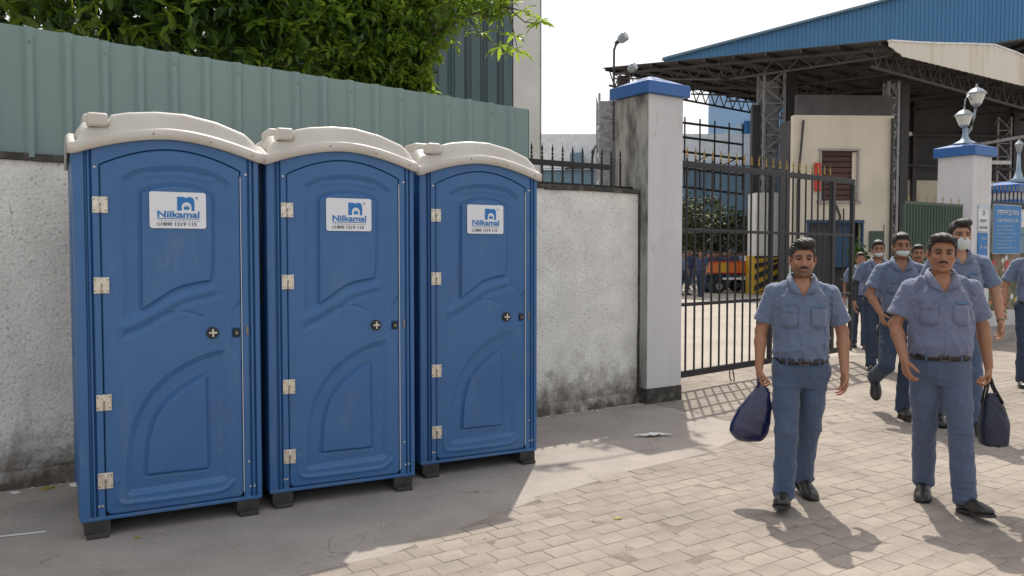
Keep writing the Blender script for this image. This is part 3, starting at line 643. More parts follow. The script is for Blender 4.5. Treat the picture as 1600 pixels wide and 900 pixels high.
def rooftop(x):
    P = [(-.02, 2.14), (.0, 2.17), (.03, 2.24), (.06, 2.285), (.17, 2.305), (.276, 2.33), (.42, 2.346), (.572, 2.345), (.744, 2.312), (.90, 2.255), (.955, 2.205), (.985, 2.14), (1.0, 2.13)]
    return float(np.interp(x, [p[0] for p in P], [p[1] for p in P]))
def make_toilet(label, loc, rz, scale=1.0):
    r = empty('portable_toilet', loc, rz, label, 'portable toilet', 'blue portable toilets lined up along the wall')
    # body shell (recess behind the door is dark), cut so that the door gap shows
    mb = MB(); n = 24; xs = [.012+(TW-.024)*i/n for i in range(n+1)]
    prof = [(x, arch(x)+.02) for x in xs][::-1]+[(.012, .10), (TW-.012, .10)]
    mb.prism(prof, .030, TD-.02, lambda a, b, t: (a, t, b)); mb.build('shell', M['blue'], r)
    gp = MB().prism([(.125, .105), (.868, .105), (.868, 2.03)]+[(.131+.731*i/12, doortop(.131+.731*i/12)+.006) for i in range(12, -1, -1)], .022, .0285, lambda a, b, t: (a, t, b)); gp.build('door_gap', M['gap'], r)
    # corner posts and jambs: extruded profiles with grooves
    def jamb(prof, name):
        m = MB(); k = len(prof); zs = [.10, .6, 1.2, 1.8]
        rows = [[(x, y, z) for x, y in prof] for z in zs]+[[(x, y, arch(min(max(x, 0), TW))-.001) for x, y in prof]]
        vs = [p for q in rows for p in q]; fs = []
        for i in range(len(rows)-1):
            for j in range(k): fs.append((i*k+j, i*k+(j+1) % k, (i+1)*k+(j+1) % k, (i+1)*k+j))
        fs.append(tuple(range(k))[::-1]); fs.append(tuple((len(rows)-1)*k+j for j in range(k)))
        return fixnormals(m.add(vs, fs).build(name, M['blue'], r, bevel=.003))
    jamb([(0, .06), (0, .012), (.006, .0), (.030, -.004), (.052, -.001), (.056, .018), (.066, .018), (.070, -.002), (.078, -.004), (.082, .016), (.088, .016), (.092, -.001), (.122, -.002), (.1265, .004), (.1265, .032), (.02, .032)], 'door_jamb')
    jamb([(.8665, .032), (.8665, .004), (.870, -.002), (.902, -.002), (.906, .014), (.913, .014), (.917, -.004), (.928, -.004), (.932, .016), (.938, .016), (.942, -.003), (.965, .0), (TW, .010), (TW, .06), (TW-.02, .032)], 'door_jamb')
    # header above the door, under the rim
    m = MB(); n = 28; vs = []; 
    for i in range(n+1):
        x = .122+(.871-.122)*i/n; lo = doortop(x)+.0055; hi = max(arch(x), lo+.008)
        vs += [(x, -.001, lo), (x, -.003, hi), (x, .03, hi), (x, .03, lo)]
    fs = [(i*4+k, i*4+(k+1) % 4, i*4+4+(k+1) % 4, i*4+4+k) for i in range(n) for k in range(4)]+[(0, 1, 2, 3), (n*4+3, n*4+2, n*4+1, n*4)]
    fixnormals(m.add(vs, fs).build('door_header', M['blue'], r))
    MB().box((TW/2, .012, .0985), (TW-.01, .03, .021)).build('sill', M['blue'], r, bevel=.004)
    link('side_panel', sv, r, (.004, TD, 0), (0, 0, -math.pi/2)); link('side_panel', sv, r, (TW-.004, 0, 0), (0, 0, math.pi/2))
    d = link('door', door_me, r)
    # hinges
    for z in (1.817, 1.38, .739, .308):
        h = MB().box((.108, -.0055, z), (.034, .004, .088)).box((.149, -.0075, z), (.034, .004, .088)).build('hinge', M['steel'], r, bevel=.0015)
        b = MB().tube([(.1285, -.009, z-.045), (.1285, -.009, z+.045)], .006, 8).build('hinge_pin', M['steel'], h, smooth=True)
        sc = MB()
        for sx in (.099, .158):
            for sz in (-.03, .03): sc.tube([(sx, -.006, z+sz), (sx, -.0115, z+sz)], .0045, 6)
        sc.box((.1285, -.0165, z), (.007, .004, .022)); tag(sc.build('hinge_screw', M['screw'], h), kind='stuff')
    MB().box((.8642, -.0005, 1.07), (.0028, .008, 1.86)).build('seal_highlight', M['sticker'], r)  # pale strip added as the highlight running along the door seal
    # latch knob and occupied window
    kb = MB(); kb.prism([(.699+.034*math.cos(a), 1.095+.034*math.sin(a)) for a in [2*math.pi*i/20 for i in range(20)]], -.012, .004, lambda a, b, t: (a, t, b)); kbo = fixnormals(kb.build('latch_knob', M['blackp'], r, bevel=.003))
    MB().box((.699, -.018, 1.095), (.011, .012, .046)).box((.699, -.017, 1.095), (.046, .008, .011)).build('cross_handle', M['steel'], kbo, bevel=.003)
    kw = MB().box((.834, .0045, 1.088), (.034, .008, .046)).build('latch_window', M['blackp'], r, bevel=.003)
    MB().tube([(.834, -.001, 1.088), (.834, -.004, 1.088)], .009, 10).build('latch_bolt', M['screw'], kw)
    st = MB().box((.893, -.006, 1.10), (.014, .006, .05)).build('strike_plate', M['screw'], r, bevel=.001)
    # rivets
    rv = MB()
    for x, z in ((.105, 2.02), (.895, 2.015), (.095, .17), (.112, .17), (.90, .17), (.925, .17), (.893, .32)): rv.tube([(x, -.0035, z), (x, -.0065, z)], .006, 8)
    tag(rv.build('rivets', M['steel'], r), kind='stuff')
    # feet / pallet skids
    for x in (.085, TW-.085):
        f = MB().box((x, TD/2, .055), (.13, TD-.0, .075)).build('skid', M['feet'], r, bevel=.006)
        MB().box((x+.0, .02, .012), (.11, .10, .024)).build('foot_pad', M['feet'], f, bevel=.004)
    # roof: rim strip and moulded crown
    rim = MB(); n = 36; vs = []
    def ring_at(s):       # closed loop around: front, right, back, left
        pass
    path = [(-.022+(TW+.044)*i/n, -.030) for i in range(n+1)] + [(TW+.022, -.03+(TD+.06)*i/20) for i in range(1, 21)] + [(TW+.022-(TW+.044)*i/n, TD+.03) for i in range(1, n+1)] + [(-.022, TD+.03-(TD+.06)*i/20) for i in range(1, 20)]
    def rimz(x, y):
        zf = arch(x)
        if x < -.015 or x > TW+.015: zf = 2.083+.10*(1-abs((y-TD/2)/(TD/2+.04))**2)
        return zf
    P = len(path); vs = []
    for (x, y) in path:
        z = rimz(x, y); cx, cy = TW/2, TD/2; ix = x+(cx-x)*.03; iy = y+(cy-y)*.03; jx = x+(cx-x)*.075; jy = y+(cy-y)*.075
        vs += [(ix, iy, z-.004), (x, y, z-.002), (x, y, z+.048), (ix, iy, z+.062), (jx, jy, z+.062)]
    fs = []
    for i in range(P):
        for k in range(4): a = i*5+k; b = ((i+1) % P)*5+k; fs.append((a, b, b+1, a+1))
    rim.add(vs, fs); ro = rim.build('roof_rim', M['cream'], r, smooth=True); ro.modifiers.new('s', 'SOLIDIFY').thickness = .006; fixnormals(ro)
    nx, ny = 70, 50
    xs = np.linspace(-.008, TW+.008, nx); ys = np.concatenate([[-.014], np.linspace(-.012, .05, 9), np.linspace(.07, TD-.06, ny-19), np.linspace(TD-.04, TD+.012, 8), [TD+.014]])
    X, Y = np.meshgrid(xs, ys); Z = np.zeros(X.shape)
    for i in range(X.shape[0]):
        for j in range(nx):
            x, y = X[i, j], Y[i, j]; lip = max(arch(x), 2.083)+.050; cr = rooftop(x)
            ef = float(sm(np.array(y), -.014, .035)); eb = float(sm(np.array(TD-y), -.014, .10))
            cb = cr + .02*float(sm(np.array(y), .05, .35))*math.sin(math.pi*min(1, max(0, (x-.2)/.6)))
            # recess for the vent cap at the front left
            if x < .19: cb -= .055*float(sm(np.array(.20-x), 0, .02))*(1-float(sm(np.array(y), .14, .2)))
            Z[i, j] = lip+(max(cb, lip)-lip)*min(ef, eb)
    Vv = np.stack([X, Y, Z], -1).reshape(-1, 3); k = len(ys); i = np.arange(k-1)[:, None]*nx+np.arange(nx-1)[None]
    link('roof', np_mesh('roof', Vv, np.stack([i, i+1, i+1+nx, i+nx], -1).reshape(-1, 4), M['cream']), r)
    vc = MB().box((.125, .055, 2.277), (.105, .11, .075)).build('vent_cap', M['cream'], r, bevel=.018, seg=3)
    MB().box((.125, .34, 2.31), (.13, .22, .06)).build('vent_boss', M['cream'], r, bevel=.02, seg=3)
    MB().tube([(.40, -.031, arch(.4)+.028), (.40, -.034, arch(.4)+.028)], .006, 8).tube([(.70, -.031, arch(.7)+.02), (.70, -.034, arch(.7)+.02)], .005, 8).tube([(.93, -.031, arch(.93)+.02), (.93, -.034, arch(.93)+.02)], .005, 8).build('rim_screws', M['screw'], r)
    # sticker with lettering
    sx0, sx1, sz0, sz1 = .374, .672, 1.695, 1.899; cx, cz = (sx0+sx1)/2, (sz0+sz1)/2
    pts = []
    for (qx, qz, a0) in ((sx1-.014, sz1-.014, 0), (sx0+.014, sz1-.014, 90), (sx0+.014, sz0+.014, 180), (sx1-.014, sz0+.014, 270)):
        for q in range(5): a = rad(a0+q*22.5); pts.append((qx+.014*math.cos(a), qz+.014*math.sin(a)))
    sk = fixnormals(MB().prism(pts, -.0085, -.0045, lambda a, b, t: (a, t, b)).build('sticker', M['sticker'], r))
    def flat(name, pts, mt, y=-.0092):
        return fixnormals(MB().prism(pts, y-.0008, y, lambda a, b, t: (a, t, b)).build(name, mt, sk))
    lx, lz = .518, 1.795          # blue square n with arched cut and notch
    N_ = [(lx, lz), (lx, lz+.078), (lx+.037, lz+.078), (lx+.046, lz+.070), (lx+.055, lz+.077), (lx+.075, lz+.078), (lx+.088, lz+.068), (lx+.092, lz+.05), (lx+.092, lz), (lx+.076, lz)]
    N_ += [(lx+.050+.026*math.cos(rad(a)), lz+.022+.026*math.sin(rad(a))) for a in range(0, 181, 15)]+[(lx+.024, lz)]
    lo = flat('logo', N_, M['print'])
    fc = [(lx+.050+.018*math.cos(rad(a)), lz+.017+.017*math.sin(rad(a))) for a in range(0, 360, 30)]
    flat('logo_petal', [(lx+.034, lz+.014), (lx+.040, lz+.030), (lx+.044, lz+.018), (lx+.050, lz+.034), (lx+.056, lz+.018), (lx+.061, lz+.030), (lx+.066, lz+.014), (lx+.060, lz+.003), (lx+.050, lz+.008), (lx+.041, lz+.003)], M['print'])
    flat('underline', [(sx0+.038, 1.7475), (sx1-.036, 1.7475), (sx1-.036, 1.7515), (sx0+.038, 1.7515)], M['print'])
    for k, (name, me, sc_) in enumerate(TEXTS):
        o = link(name, me, sk)
        if name == 'brand_lettering': o.location = (sx0+.040, -.0098, 1.757)
        elif name == 'phone_lettering': o.location = (sx0+.058, -.0098, 1.710)
        elif name == 'small_print': o.location = (sx0+.042, -.0098, 1.735)
        else: o.location = (lx+.098, -.0098, 1.862)
        o.rotation_euler = (math.pi/2, 0, 0)
    MB().tube([(sx0+.045, -.009, 1.717), (sx0+.045, -.0098, 1.717)], .0085, 12).build('phone_mark', M['printk'], sk)
    MB().tube([(sx0+.045, -.0095, 1.717), (sx0+.045, -.0102, 1.717)], .0055, 12).build('phone_mark_centre', M['sticker'], sk)
    r.scale = (scale, scale, 1)
    return r
def text_mesh(name, txt, size, mt, width=None, off=0):
    c = bpy.data.curves.new(name, 'FONT'); c.body = txt; c.size = size; c.extrude = .0004; c.offset = off; c.resolution_u = 3
    o = bpy.data.objects.new(name, c); COL.objects.link(o); bpy.context.view_layer.update()
    me = bpy.data.meshes.new_from_object(o.evaluated_get(bpy.context.evaluated_depsgraph_get())); me.name = name
    bpy.data.objects.remove(o)
    v = np.zeros(len(me.vertices)*3, np.float32); me.vertices.foreach_get('co', v); v = v.reshape(-1, 3)
    if width: v[:, 0] = (v[:, 0]-v[:, 0].min())*width/(v[:, 0].max()-v[:, 0].min())
    me.vertices.foreach_set('co', v.ravel()); me.materials.clear(); me.materials.append(mt); return me
TEXTS = [('brand_lettering', text_mesh('brand_lettering', 'Nilkamal', .050, M['print'], .222, .0014), 1),
         ('phone_lettering', text_mesh('phone_lettering', '1800 1219 115', .026, M['printk'], .188, .0004), 1),
         ('small_print', text_mesh('small_print', 'FURNITURE FOR YOUR DREAM HOME', .009, M['printk'], .218, 0), 1),
         ('registered_mark', text_mesh('registered_mark', '®', .018, M['print'], None, 0), 1)]
TEXTS[2] = ('small_print', text_mesh('small_print', '- -- --- -- - --- -- --- - -- --- --', .012, M['printk'], .218, .0004), 1)
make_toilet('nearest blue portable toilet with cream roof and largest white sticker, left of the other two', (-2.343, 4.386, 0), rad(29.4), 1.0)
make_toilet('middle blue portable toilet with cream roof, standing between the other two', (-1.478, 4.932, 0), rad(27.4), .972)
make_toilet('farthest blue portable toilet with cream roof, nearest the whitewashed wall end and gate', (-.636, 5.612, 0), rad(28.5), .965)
# paint over door stains is in the plastic material; litter along the wall foot
rl = random.Random(4)
def chip(name, p, s, mt, flat=.35):
    v = []; n = 7
    for i in range(n):
        a = 2*math.pi*i/n; q = s*rl.uniform(.6, 1.1); v.append((q*math.cos(a), q*math.sin(a)*rl.uniform(.6, 1), 0))
    v += [(x*.7+rl.uniform(-.1, .1)*s, y*.7, s*flat*rl.uniform(.7, 1.2)) for x, y, z in v]
    m = MB().add(v, [tuple(range(n))[::-1], tuple(range(n, 2*n))]+[(i, (i+1) % n, n+(i+1) % n, n+i) for i in range(n)])
    return m, v
rb = MB()
for i in range(260):
    a = rl.choice([rl.uniform(-1.2, .75), rl.uniform(3.9, 5.7), rl.uniform(3.9, 5.7)]); b = .06+abs(rl.gauss(0, .05)); p = wl(a, b, -.001)
    m, v = chip('x', p, rl.uniform(.006, .022), None); rb.add([(x+p.x, y+p.y, z+p.z) for x, y, z in v], m.f)
tag(rb.build('rubble', M['rubble']), kind='stuff')
for i, (a, b, s, lab) in enumerate([(.42, .16, .055, 'crumpled pale plastic scrap lying by the wall foot, left of the first toilet'), (.08, .14, .035, 'small pale scrap at the wall foot near the left picture edge')]):
    p = wl(a, b, 0); m, v = chip('x', p, s, None, .25); o = m.build('plastic_scrap', M['litter'], None, loc=p); tag(o, lab, 'litter')
p = wl(.26, .15, 0); m, v = chip('x', p, .06, None, .2); tag(m.build('dry_leaf', M['dryleaf'], None, loc=p), 'brown dry leaf among the scraps at the wall foot', 'leaf')
# thin white plastic sheet scrap near the pillar shadow
V = []; n = 16
for i in range(n):
    for j in range(6):
        x = -.16+.32*i/(n-1); y = (-.045+.09*j/5)*(1-abs(x)/.2)+.01*math.sin(x*30); V.append((x, y, .012+.016*abs(math.sin(x*38+j))*(1-abs(x)/.2)))
i = np.arange(n-1)[:, None]*6+np.arange(5)[None]; o = link('plastic_sheet', np_mesh('plastic_sheet', V, np.stack([i, i+6, i+7, i+1], -1).reshape(-1, 4), M['litter'], smooth=False), None, (1.20, 6.92, 0), (0, 0, .15)); tag(o, 'torn white plastic sheet lying in the shade in front of the gate pillar', 'litter')
m, v = chip('x', None, .022, None, .3); tag(m.build('dry_leaf', M['dryleaf'], None, loc=(-2.05, 4.42, 0)), 'small yellow leaf on the ground below the first toilet door', 'leaf')
# scraped chalk line on the concrete
ck = MB(); pts = [(-3.3, 4.27), (-3.02, 4.33), (-2.80, 4.44), (-2.60, 4.52)]
for (a, b) in zip(pts[:-1], pts[1:]): ck.bar((a[0], a[1], .0015), (b[0], b[1], .0015), .022, .002)
tag(ck.build('chalk_line', M['litter']), kind='structure')
# grit and bits of dry leaf scattered over the paving
gb = MB()
for i in range(260):
    a, b = rl.uniform(-.5, 9), rl.uniform(2.0, 4.6) if rl.random() < .8 else rl.uniform(.4, 2.0); p = wl(a, b, 0)
    m, v = chip('x', p, rl.uniform(.003, .010), None, .5); gb.add([(x+p.x, y+p.y, z+p.z) for x, y, z in v], m.f)
tag(gb.build('grit', M['rubble']), kind='stuff')
for i, (x, y, s_, lab) in enumerate([(.62, 4.75, .030, 'small brown dry leaf on the sunlit paving in front of the farthest toilet')]):
    m, v = chip('x', None, s_, None, .2); tag(m.build('dry_leaf', M['dryleaf'], None, loc=(x, y, .001)), lab, 'leaf')
# ---------------------------------------------------------------- trees behind the fence
def leaf_arrays(P, D, Lg, Wd, rng):
    """P base points, D directions, drooping folded leaves -> verts, quads"""
    n = len(P); D = D/np.linalg.norm(D, axis=1, keepdims=True)
    up = np.tile([0, 0, 1.0], (n, 1))+rng.normal(0, .35, (n, 3)); Sx = np.cross(D, up); Sx /= np.linalg.norm(Sx, axis=1, keepdims=True)
    U = np.cross(Sx, D); L = Lg[:, None]; W = Wd[:, None]
    m = P+D*L*.5+U*L*.06; t = P+D*L-U*L*.08
    a = P+D*L*.42+Sx*W*.5+U*L*.10; b = P+D*L*.42-Sx*W*.5+U*L*.10
    a2 = P+D*L*.75+Sx*W*.33+U*L*.04; b2 = P+D*L*.75-Sx*W*.33+U*L*.04
    V = np.stack([P, a, a2, t, b2, b, m], 1).reshape(-1, 3); k = np.arange(n)[:, None]*7
    Q = np.concatenate([k+[0, 1, 2, 6], k+[6, 2, 3, 3], k+[0, 6, 4, 5], k+[6, 3, 4, 4]], 0)
    Q1 = np.concatenate([k+[0, 1, 2, 6], k+[0, 6, 4, 5]]); T = np.concatenate([k+[6, 2, 3], k+[6, 3, 4]])
    return V, Q1, T
def leaf_mesh(name, P, D, Lg, Wd, mt, rng):
    V, Q, T = leaf_arrays(P, D, Lg, Wd, rng)
    F = np.concatenate([np.concatenate([Q[:, [0, 1, 2]], Q[:, [0, 2, 3]]]), T]); return np_mesh(name, V, F, mt, smooth=False)
def rosettes(C, axis, nl, rng, L0, spread=.9, droop=.35):
    n = len(C); P = np.repeat(C, nl, 0); A = np.repeat(axis, nl, 0)
    D = A*(1-spread)*1.2+rng.normal(0, 1, P.shape)*spread*.75; D[:, 2] -= droop; P = P+rng.normal(0, .02, P.shape)
    Lg = L0*rng.uniform(.65, 1.15, len(P)); return P, D, Lg, Lg*rng.uniform(.30, .44, len(P))
def tree(name, label, trunk, blobs, nclus, L0, mt, seed, nl=7, nleafobj=0, limbs=(), extra=()):
    """blobs: (centre, radii, weight); trunk path; limbs from trunk to blobs"""
    rg = np.random.default_rng(seed); r = empty(name, trunk[0], 0, label, 'tree', None); o = Vector(trunk[0])
    rel = lambda p: tuple(Vector(p)-o)
    n = len(trunk); MB().tube([rel(p) for p in trunk], [.16*(1-.6*i/(n-1)) for i in range(n)], 10).build('trunk', M['bark'], r, smooth=True)
    top = trunk[-1]
    for b in blobs:
        c = Vector(b[0]); mid = (Vector(top)+c)/2+Vector((random.uniform(-.1, .1), random.uniform(-.1, .1), .12))
        MB().tube([rel(top), rel(mid), rel(c)], [.05, .03, .008], 6).build('limb', M['bark'], r, smooth=True)
    wsum = sum(b[2] for b in blobs); Cs = []
    for c, rd, wt in blobs:
        k = int(nclus*wt/wsum); d = rg.normal(0, 1, (k, 3)); d /= np.linalg.norm(d, axis=1, keepdims=True); q = rg.uniform(.15, 1, (k, 1))**.45
        lump = 1+.22*np.sin(d[:, :1]*5+c[0])*np.cos(d[:, 2:]*6+c[1]); Cs.append(np.array(c)+d*q*np.array(rd)*lump)
    C = np.concatenate(Cs); C = C[(C[:, 2] > 2.2)]
    ax = rg.normal(0, .5, C.shape)+[0, -.3, .1]; ax /= np.linalg.norm(ax, axis=1, keepdims=True)
    P, D, Lg, Wd = rosettes(C, ax, nl, rg, L0)
    me = leaf_mesh('crown', P-np.array(o), D, Lg, Wd, mt, rg); cr = link('crown', me, r); tag(cr, kind='stuff')
    return r
b1 = [((-4.75, 7.3, 4.1), (.9, .6, .9), 1.2), ((-3.7, 7.6, 3.95), (.95, .6, .75), 1.2), ((-2.9, 7.7, 3.9), (.75, .6, .8), 1.2), ((-3.8, 8.6, 4.3), (1.6, .7, 1.1), 1.4), ((-5.6, 8.2, 4.6), (1.2, 1, 1.0), 1)]
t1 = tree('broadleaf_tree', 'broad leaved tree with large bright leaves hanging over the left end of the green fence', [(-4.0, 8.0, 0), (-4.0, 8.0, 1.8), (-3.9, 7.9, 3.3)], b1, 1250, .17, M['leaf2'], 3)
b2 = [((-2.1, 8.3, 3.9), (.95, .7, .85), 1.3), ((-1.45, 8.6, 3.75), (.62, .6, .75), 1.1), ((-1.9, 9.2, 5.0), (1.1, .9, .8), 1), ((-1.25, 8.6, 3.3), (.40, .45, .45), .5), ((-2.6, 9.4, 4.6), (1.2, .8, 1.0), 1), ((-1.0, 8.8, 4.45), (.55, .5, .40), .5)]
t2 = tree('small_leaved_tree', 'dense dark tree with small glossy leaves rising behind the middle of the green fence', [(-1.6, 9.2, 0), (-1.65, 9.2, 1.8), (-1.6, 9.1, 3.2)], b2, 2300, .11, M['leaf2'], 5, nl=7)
# outer sprigs of the same trees, sunlight put into their brighter leaf colour, as stuff
def sprigs(parent, C, L0, nl, mt, seed, name='foliage'):
    rg = np.random.default_rng(seed); o = np.array(parent.location); C = np.array(C); ax = rg.normal(0, .4, C.shape)+[.1, -.4, .2]; ax /= np.linalg.norm(ax, axis=1, keepdims=True)
    P, D, Lg, Wd = rosettes(C, ax, nl, rg, L0, .8, .2); tag(link(name, leaf_mesh(name, P-o, D, Lg, Wd, mt, rg), parent), kind='stuff')
rg = np.random.default_rng(8)
def shell(blobs, n, s=1.0):
    out = []
    for c, rd, wt in blobs:
        d = rg.normal(0, 1, (int(n*wt), 3)); d[:, 1] = -abs(d[:, 1]); d /= np.linalg.norm(d, axis=1, keepdims=True); out.append(np.array(c)+d*np.array(rd)*rg.uniform(.85, 1.12, (len(d), 1))*s)
    C = np.concatenate(out); return C[C[:, 2] > 2.6]
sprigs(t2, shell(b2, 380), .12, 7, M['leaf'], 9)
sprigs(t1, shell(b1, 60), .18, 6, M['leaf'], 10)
# large leaves that can be told apart (front of the left tree)
lm = []
for i in range(4):
    rg2 = np.random.default_rng(i); lm.append(leaf_mesh('leaf', np.zeros((1, 3)), np.array([[1.0, 0, 0]]), np.array([.26]), np.array([.115]), M['leaf'], rg2))
cnt = 0; t1o = Vector(t1.location)
for c in shell(b1, 16)[:60]:
    if cnt > 230: break
    for q in range(5):
        d = Vector((random.gauss(0, .8), random.gauss(-.3, .6), random.gauss(-.35, .5))).normalized()
        link('leaf', lm[cnt % 4], t1, Vector(c)-t1o, d.to_track_quat('X', 'Z').to_euler()).scale = (random.uniform(.45, .95),)*3; cnt += 1
# long branch reaching right over the fence end, with leaf whorls
def at(px, py, Y): return Vector(((px-800)/1280*Y, Y, 1.55+(397-py)/1280*Y))
Yb = 8.35
path = [(-1.5, 8.7, 3.3), (-1.28, 8.55, 3.36), (-.85, 8.4, 3.75), (-.45, 8.35, 3.95), (-.05, 8.3, 4.02), (.10, 8.3, 3.98)]
t2o = Vector(t2.location)
br = MB().tube([Vector(p)-t2o for p in path], [.035, .022, .017, .013, .009, .005], 7).build('branch', M['bark'], t2, smooth=True)
tw = MB(); twigs = [((-.45, 8.35, 3.95), (-.30, 8.3, 3.72), (-.12, 8.25, 3.62)), ((-.05, 8.3, 4.02), (.12, 8.25, 3.86), (.28, 8.2, 3.82)), ((-.85, 8.4, 3.75), (-.7, 8.3, 4.0), (-.45, 8.25, 4.12)), ((-1.28, 8.55, 3.36), (-1.0, 8.4, 3.45), (-.9, 8.4, 3.6)), ((-.30, 8.3, 3.9), (0., 8.2, 4.15), (.2, 8.2, 4.2)), ((-.05, 8.3, 4.02), (.02, 8.25, 3.75), (.06, 8.22, 3.55)), ((-1.0, 8.45, 3.6), (-1.1, 8.4, 3.9), (-.95, 8.3, 4.15))]
for t in twigs: tw.tube([Vector(p)-t2o for p in t], [.009, .006, .003], 5)
tw.build('twig', M['bark'], t2, smooth=True)
wh = [(.10, 8.3, 3.98, 9), (-.12, 8.25, 3.62, 8), (.28, 8.2, 3.84, 10), (.24, 8.2, 3.88, 7), (-.45, 8.25, 4.12, 8), (.2, 8.2, 4.2, 8), (.06, 8.22, 3.57, 10), (.02, 8.24, 3.72, 7), (-.95, 8.3, 4.15, 7), (-.30, 8.3, 3.76, 7), (-.02, 8.28, 4.06, 7), (-.6, 8.35, 3.9, 6), (-.9, 8.4, 3.58, 6), (-.2, 8.3, 4.0, 5)]
lm2 = []
for i in range(4):
    rg2 = np.random.default_rng(i+40); lm2.append(leaf_mesh('leaf', np.zeros((1, 3)), np.array([[1.0, 0, 0]]), np.array([.165]), np.array([.042]), M['leaf'], rg2))
for x, y, z, k in wh:
    for q in range(k):
        a = 2*math.pi*q/k+random.uniform(-.3, .3); d = Vector((math.cos(a)+.15, math.sin(a)*.8, random.uniform(-.75, .25))).normalized()
        link('leaf', lm2[q % 4], t2, Vector((x, y, z))-t2o, d.to_track_quat('X', 'Z').to_euler()).scale = (random.uniform(.75, 1.25),)*3
C = []
for i in range(420):
    t = random.random(); k = min(int(t*5), 4); p = Vector(path[k]).lerp(Vector(path[k+1]), t*5-k); C.append(tuple(p+Vector((random.gauss(0, .17), random.gauss(0, .1), abs(random.gauss(0, .22))-.05))))
sprigs(t2, [c for c in C if c[0] < -.05], .10, 5, M['leaf'], 12, 'branch_foliage')
# sprays higher up, out of frame, whose shade falls on the paving by the pillar
hi = [(.90, 9.62, 6.0), (1.42, 10.30, 6.0), (1.68, 10.36, 6.0), (2.02, 10.45, 6.0), (2.0, 10.7, 6.05)]
hb = MB().tube([Vector(p)-t2o for p in ((-1.5, 9.2, 4.6), (-.6, 9.4, 5.8), (.4, 9.6, 6.1), (1.3, 10.0, 6.1), (2.0, 10.4, 6.0))], [.05, .035, .025, .015, .008], 6)
hb.build('high_branch', M['bark'], t2, smooth=True)
C = [tuple(Vector(h)+Vector((random.gauss(0, .09), random.gauss(0, .09), random.gauss(0, .06)))) for h in hi for _ in range(3)]
sprigs(t2, C, .17, 7, M['leaf'], 13, 'high_foliage')

# ---------------------------------------------------------------- ribbed shed behind the fence
sh = empty('ribbed_shed', (-3.0, 14.4, 0), rad(4), 'tall dark green ribbed steel shed with a white corner strip rising behind the fence', 'building')
X0, X1 = -2.0, 2.93; x = X0; i = 0
while x < X1-.01:
    mb = MB(); pr = [(0, 0), (.015, -.06), (.17, -.06), (.185, 0), (.20, 0), (.215, -.012), (.23, 0), (.26, 0)]; pr = [(x+a, b) for a, b in pr]+[(x+.285, 0), (x+.30, -.06), (x+.45, -.06), (x+.47, 0), (x+.50, 0), (x+.515, -.012), (x+.53, 0), (x+.57, 0)]
    n = len(pr); mb.v = [(a, b, z) for z in (0, 8.5) for a, b in pr]; mb.f = [(k, k+1, n+k+1, n+k) for k in range(n-1)]
    mb.build('panel', M['dgreen'], sh); x += .57; i += 1
MB().box((X1+.33, -.04, 4.25), (.47, .12, 8.5)).build('corner_strip', M['whitewall'], sh, bevel=.01)
MB().box(((X0+X1)/2+.25, 3.0, 4.2), (X1-X0+.55, 5.9, 8.3)).build('wall_core', M['dgreen'], sh)
MB().box((X1+.575, -.02, 4.25), (.03, .16, 8.5)).build('edge_trim', M['steelpale'], sh)
tank = MB()
# ---------------------------------------------------------------- distant buildings on the left of the gate
fb = empty('far_warehouse', (1.0, 62, 0), rad(-8), 'long low warehouse with white roof and grey blue wall seen over the wall railing', 'building')
MB().box((8, 3, 4.0), (26, 6, 8.0)).build('wall', M['farblue'], fb); MB().add([(-5, -.3, 7.9), (21, -.3, 7.6), (21, 6, 10.3), (-5, 6, 10.8)], [(0, 1, 2, 3)]).build('roof', M['white'], fb)
fixnormals(MB().prism([(-5, 7.9), (21, 7.6), (21, 10.2), (-5, 10.7)], .3, 5.9, lambda a, b, t: (a, t, b)).build('gable', M['white'], fb))
b_ = MB().box((3.9, -.25, 8.6), (1.0, .5, .9)).build('vent_unit', M['farblue'], fb); MB().tube([(4.9, -.3, 7.8), (5.2, -.3, 9.4), (5.6, -.3, 9.9)], .07, 5).tube([(3.0, -.3, 7.9), (5.8, -.3, 8.1)], .08, 5).build('pipe', M['steelgrey'], fb)
bb = empty('far_blue_shed', (13.0, 60, 0), rad(6), 'far blue corrugated shed seen through the left part of the gate', 'building')
for i in range(13):
    mb = MB(); pr = []
    for k in range(4): pr += [(i*1.0+k*.25, 0), (i*1.0+k*.25+.15, 0), (i*1.0+k*.25+.17, -.05), (i*1.0+k*.25+.23, -.05)]
    pr.append((i*1.0+1.0, 0)); n = len(pr); mb.v = [(a, b, z) for z in (0, 8.2-.02*i if i < 4 else 11.3) for a, b in pr]; mb.f = [(k, k+1, n+k+1, n+k) for k in range(n-1)]
    mb.build('panel', M['farblue' if i < 4 else 'bluesheet'], bb)
MB().box((2, .5, 4.05), (4, .8, 8.05)).box((8.5, 3.5, 5.6), (9, 6, 11.2)).build('wall_core', M['farblue'], bb)
b3_ = empty('far_teal_shed', (11.5, 75, 0), rad(-2), 'pale teal shed with sloping roofline far behind the gate bars', 'building')
for i in range(14):
    o = MB().box((i*1.0+.49, 0, 5), (.97, .2, 10.0-.1*i)).build('panel', M['farblue'], b3_)
MB().box((7, 4, 4.2), (14, 7.5, 8.3)).build('wall_core', M['farblue'], b3_)
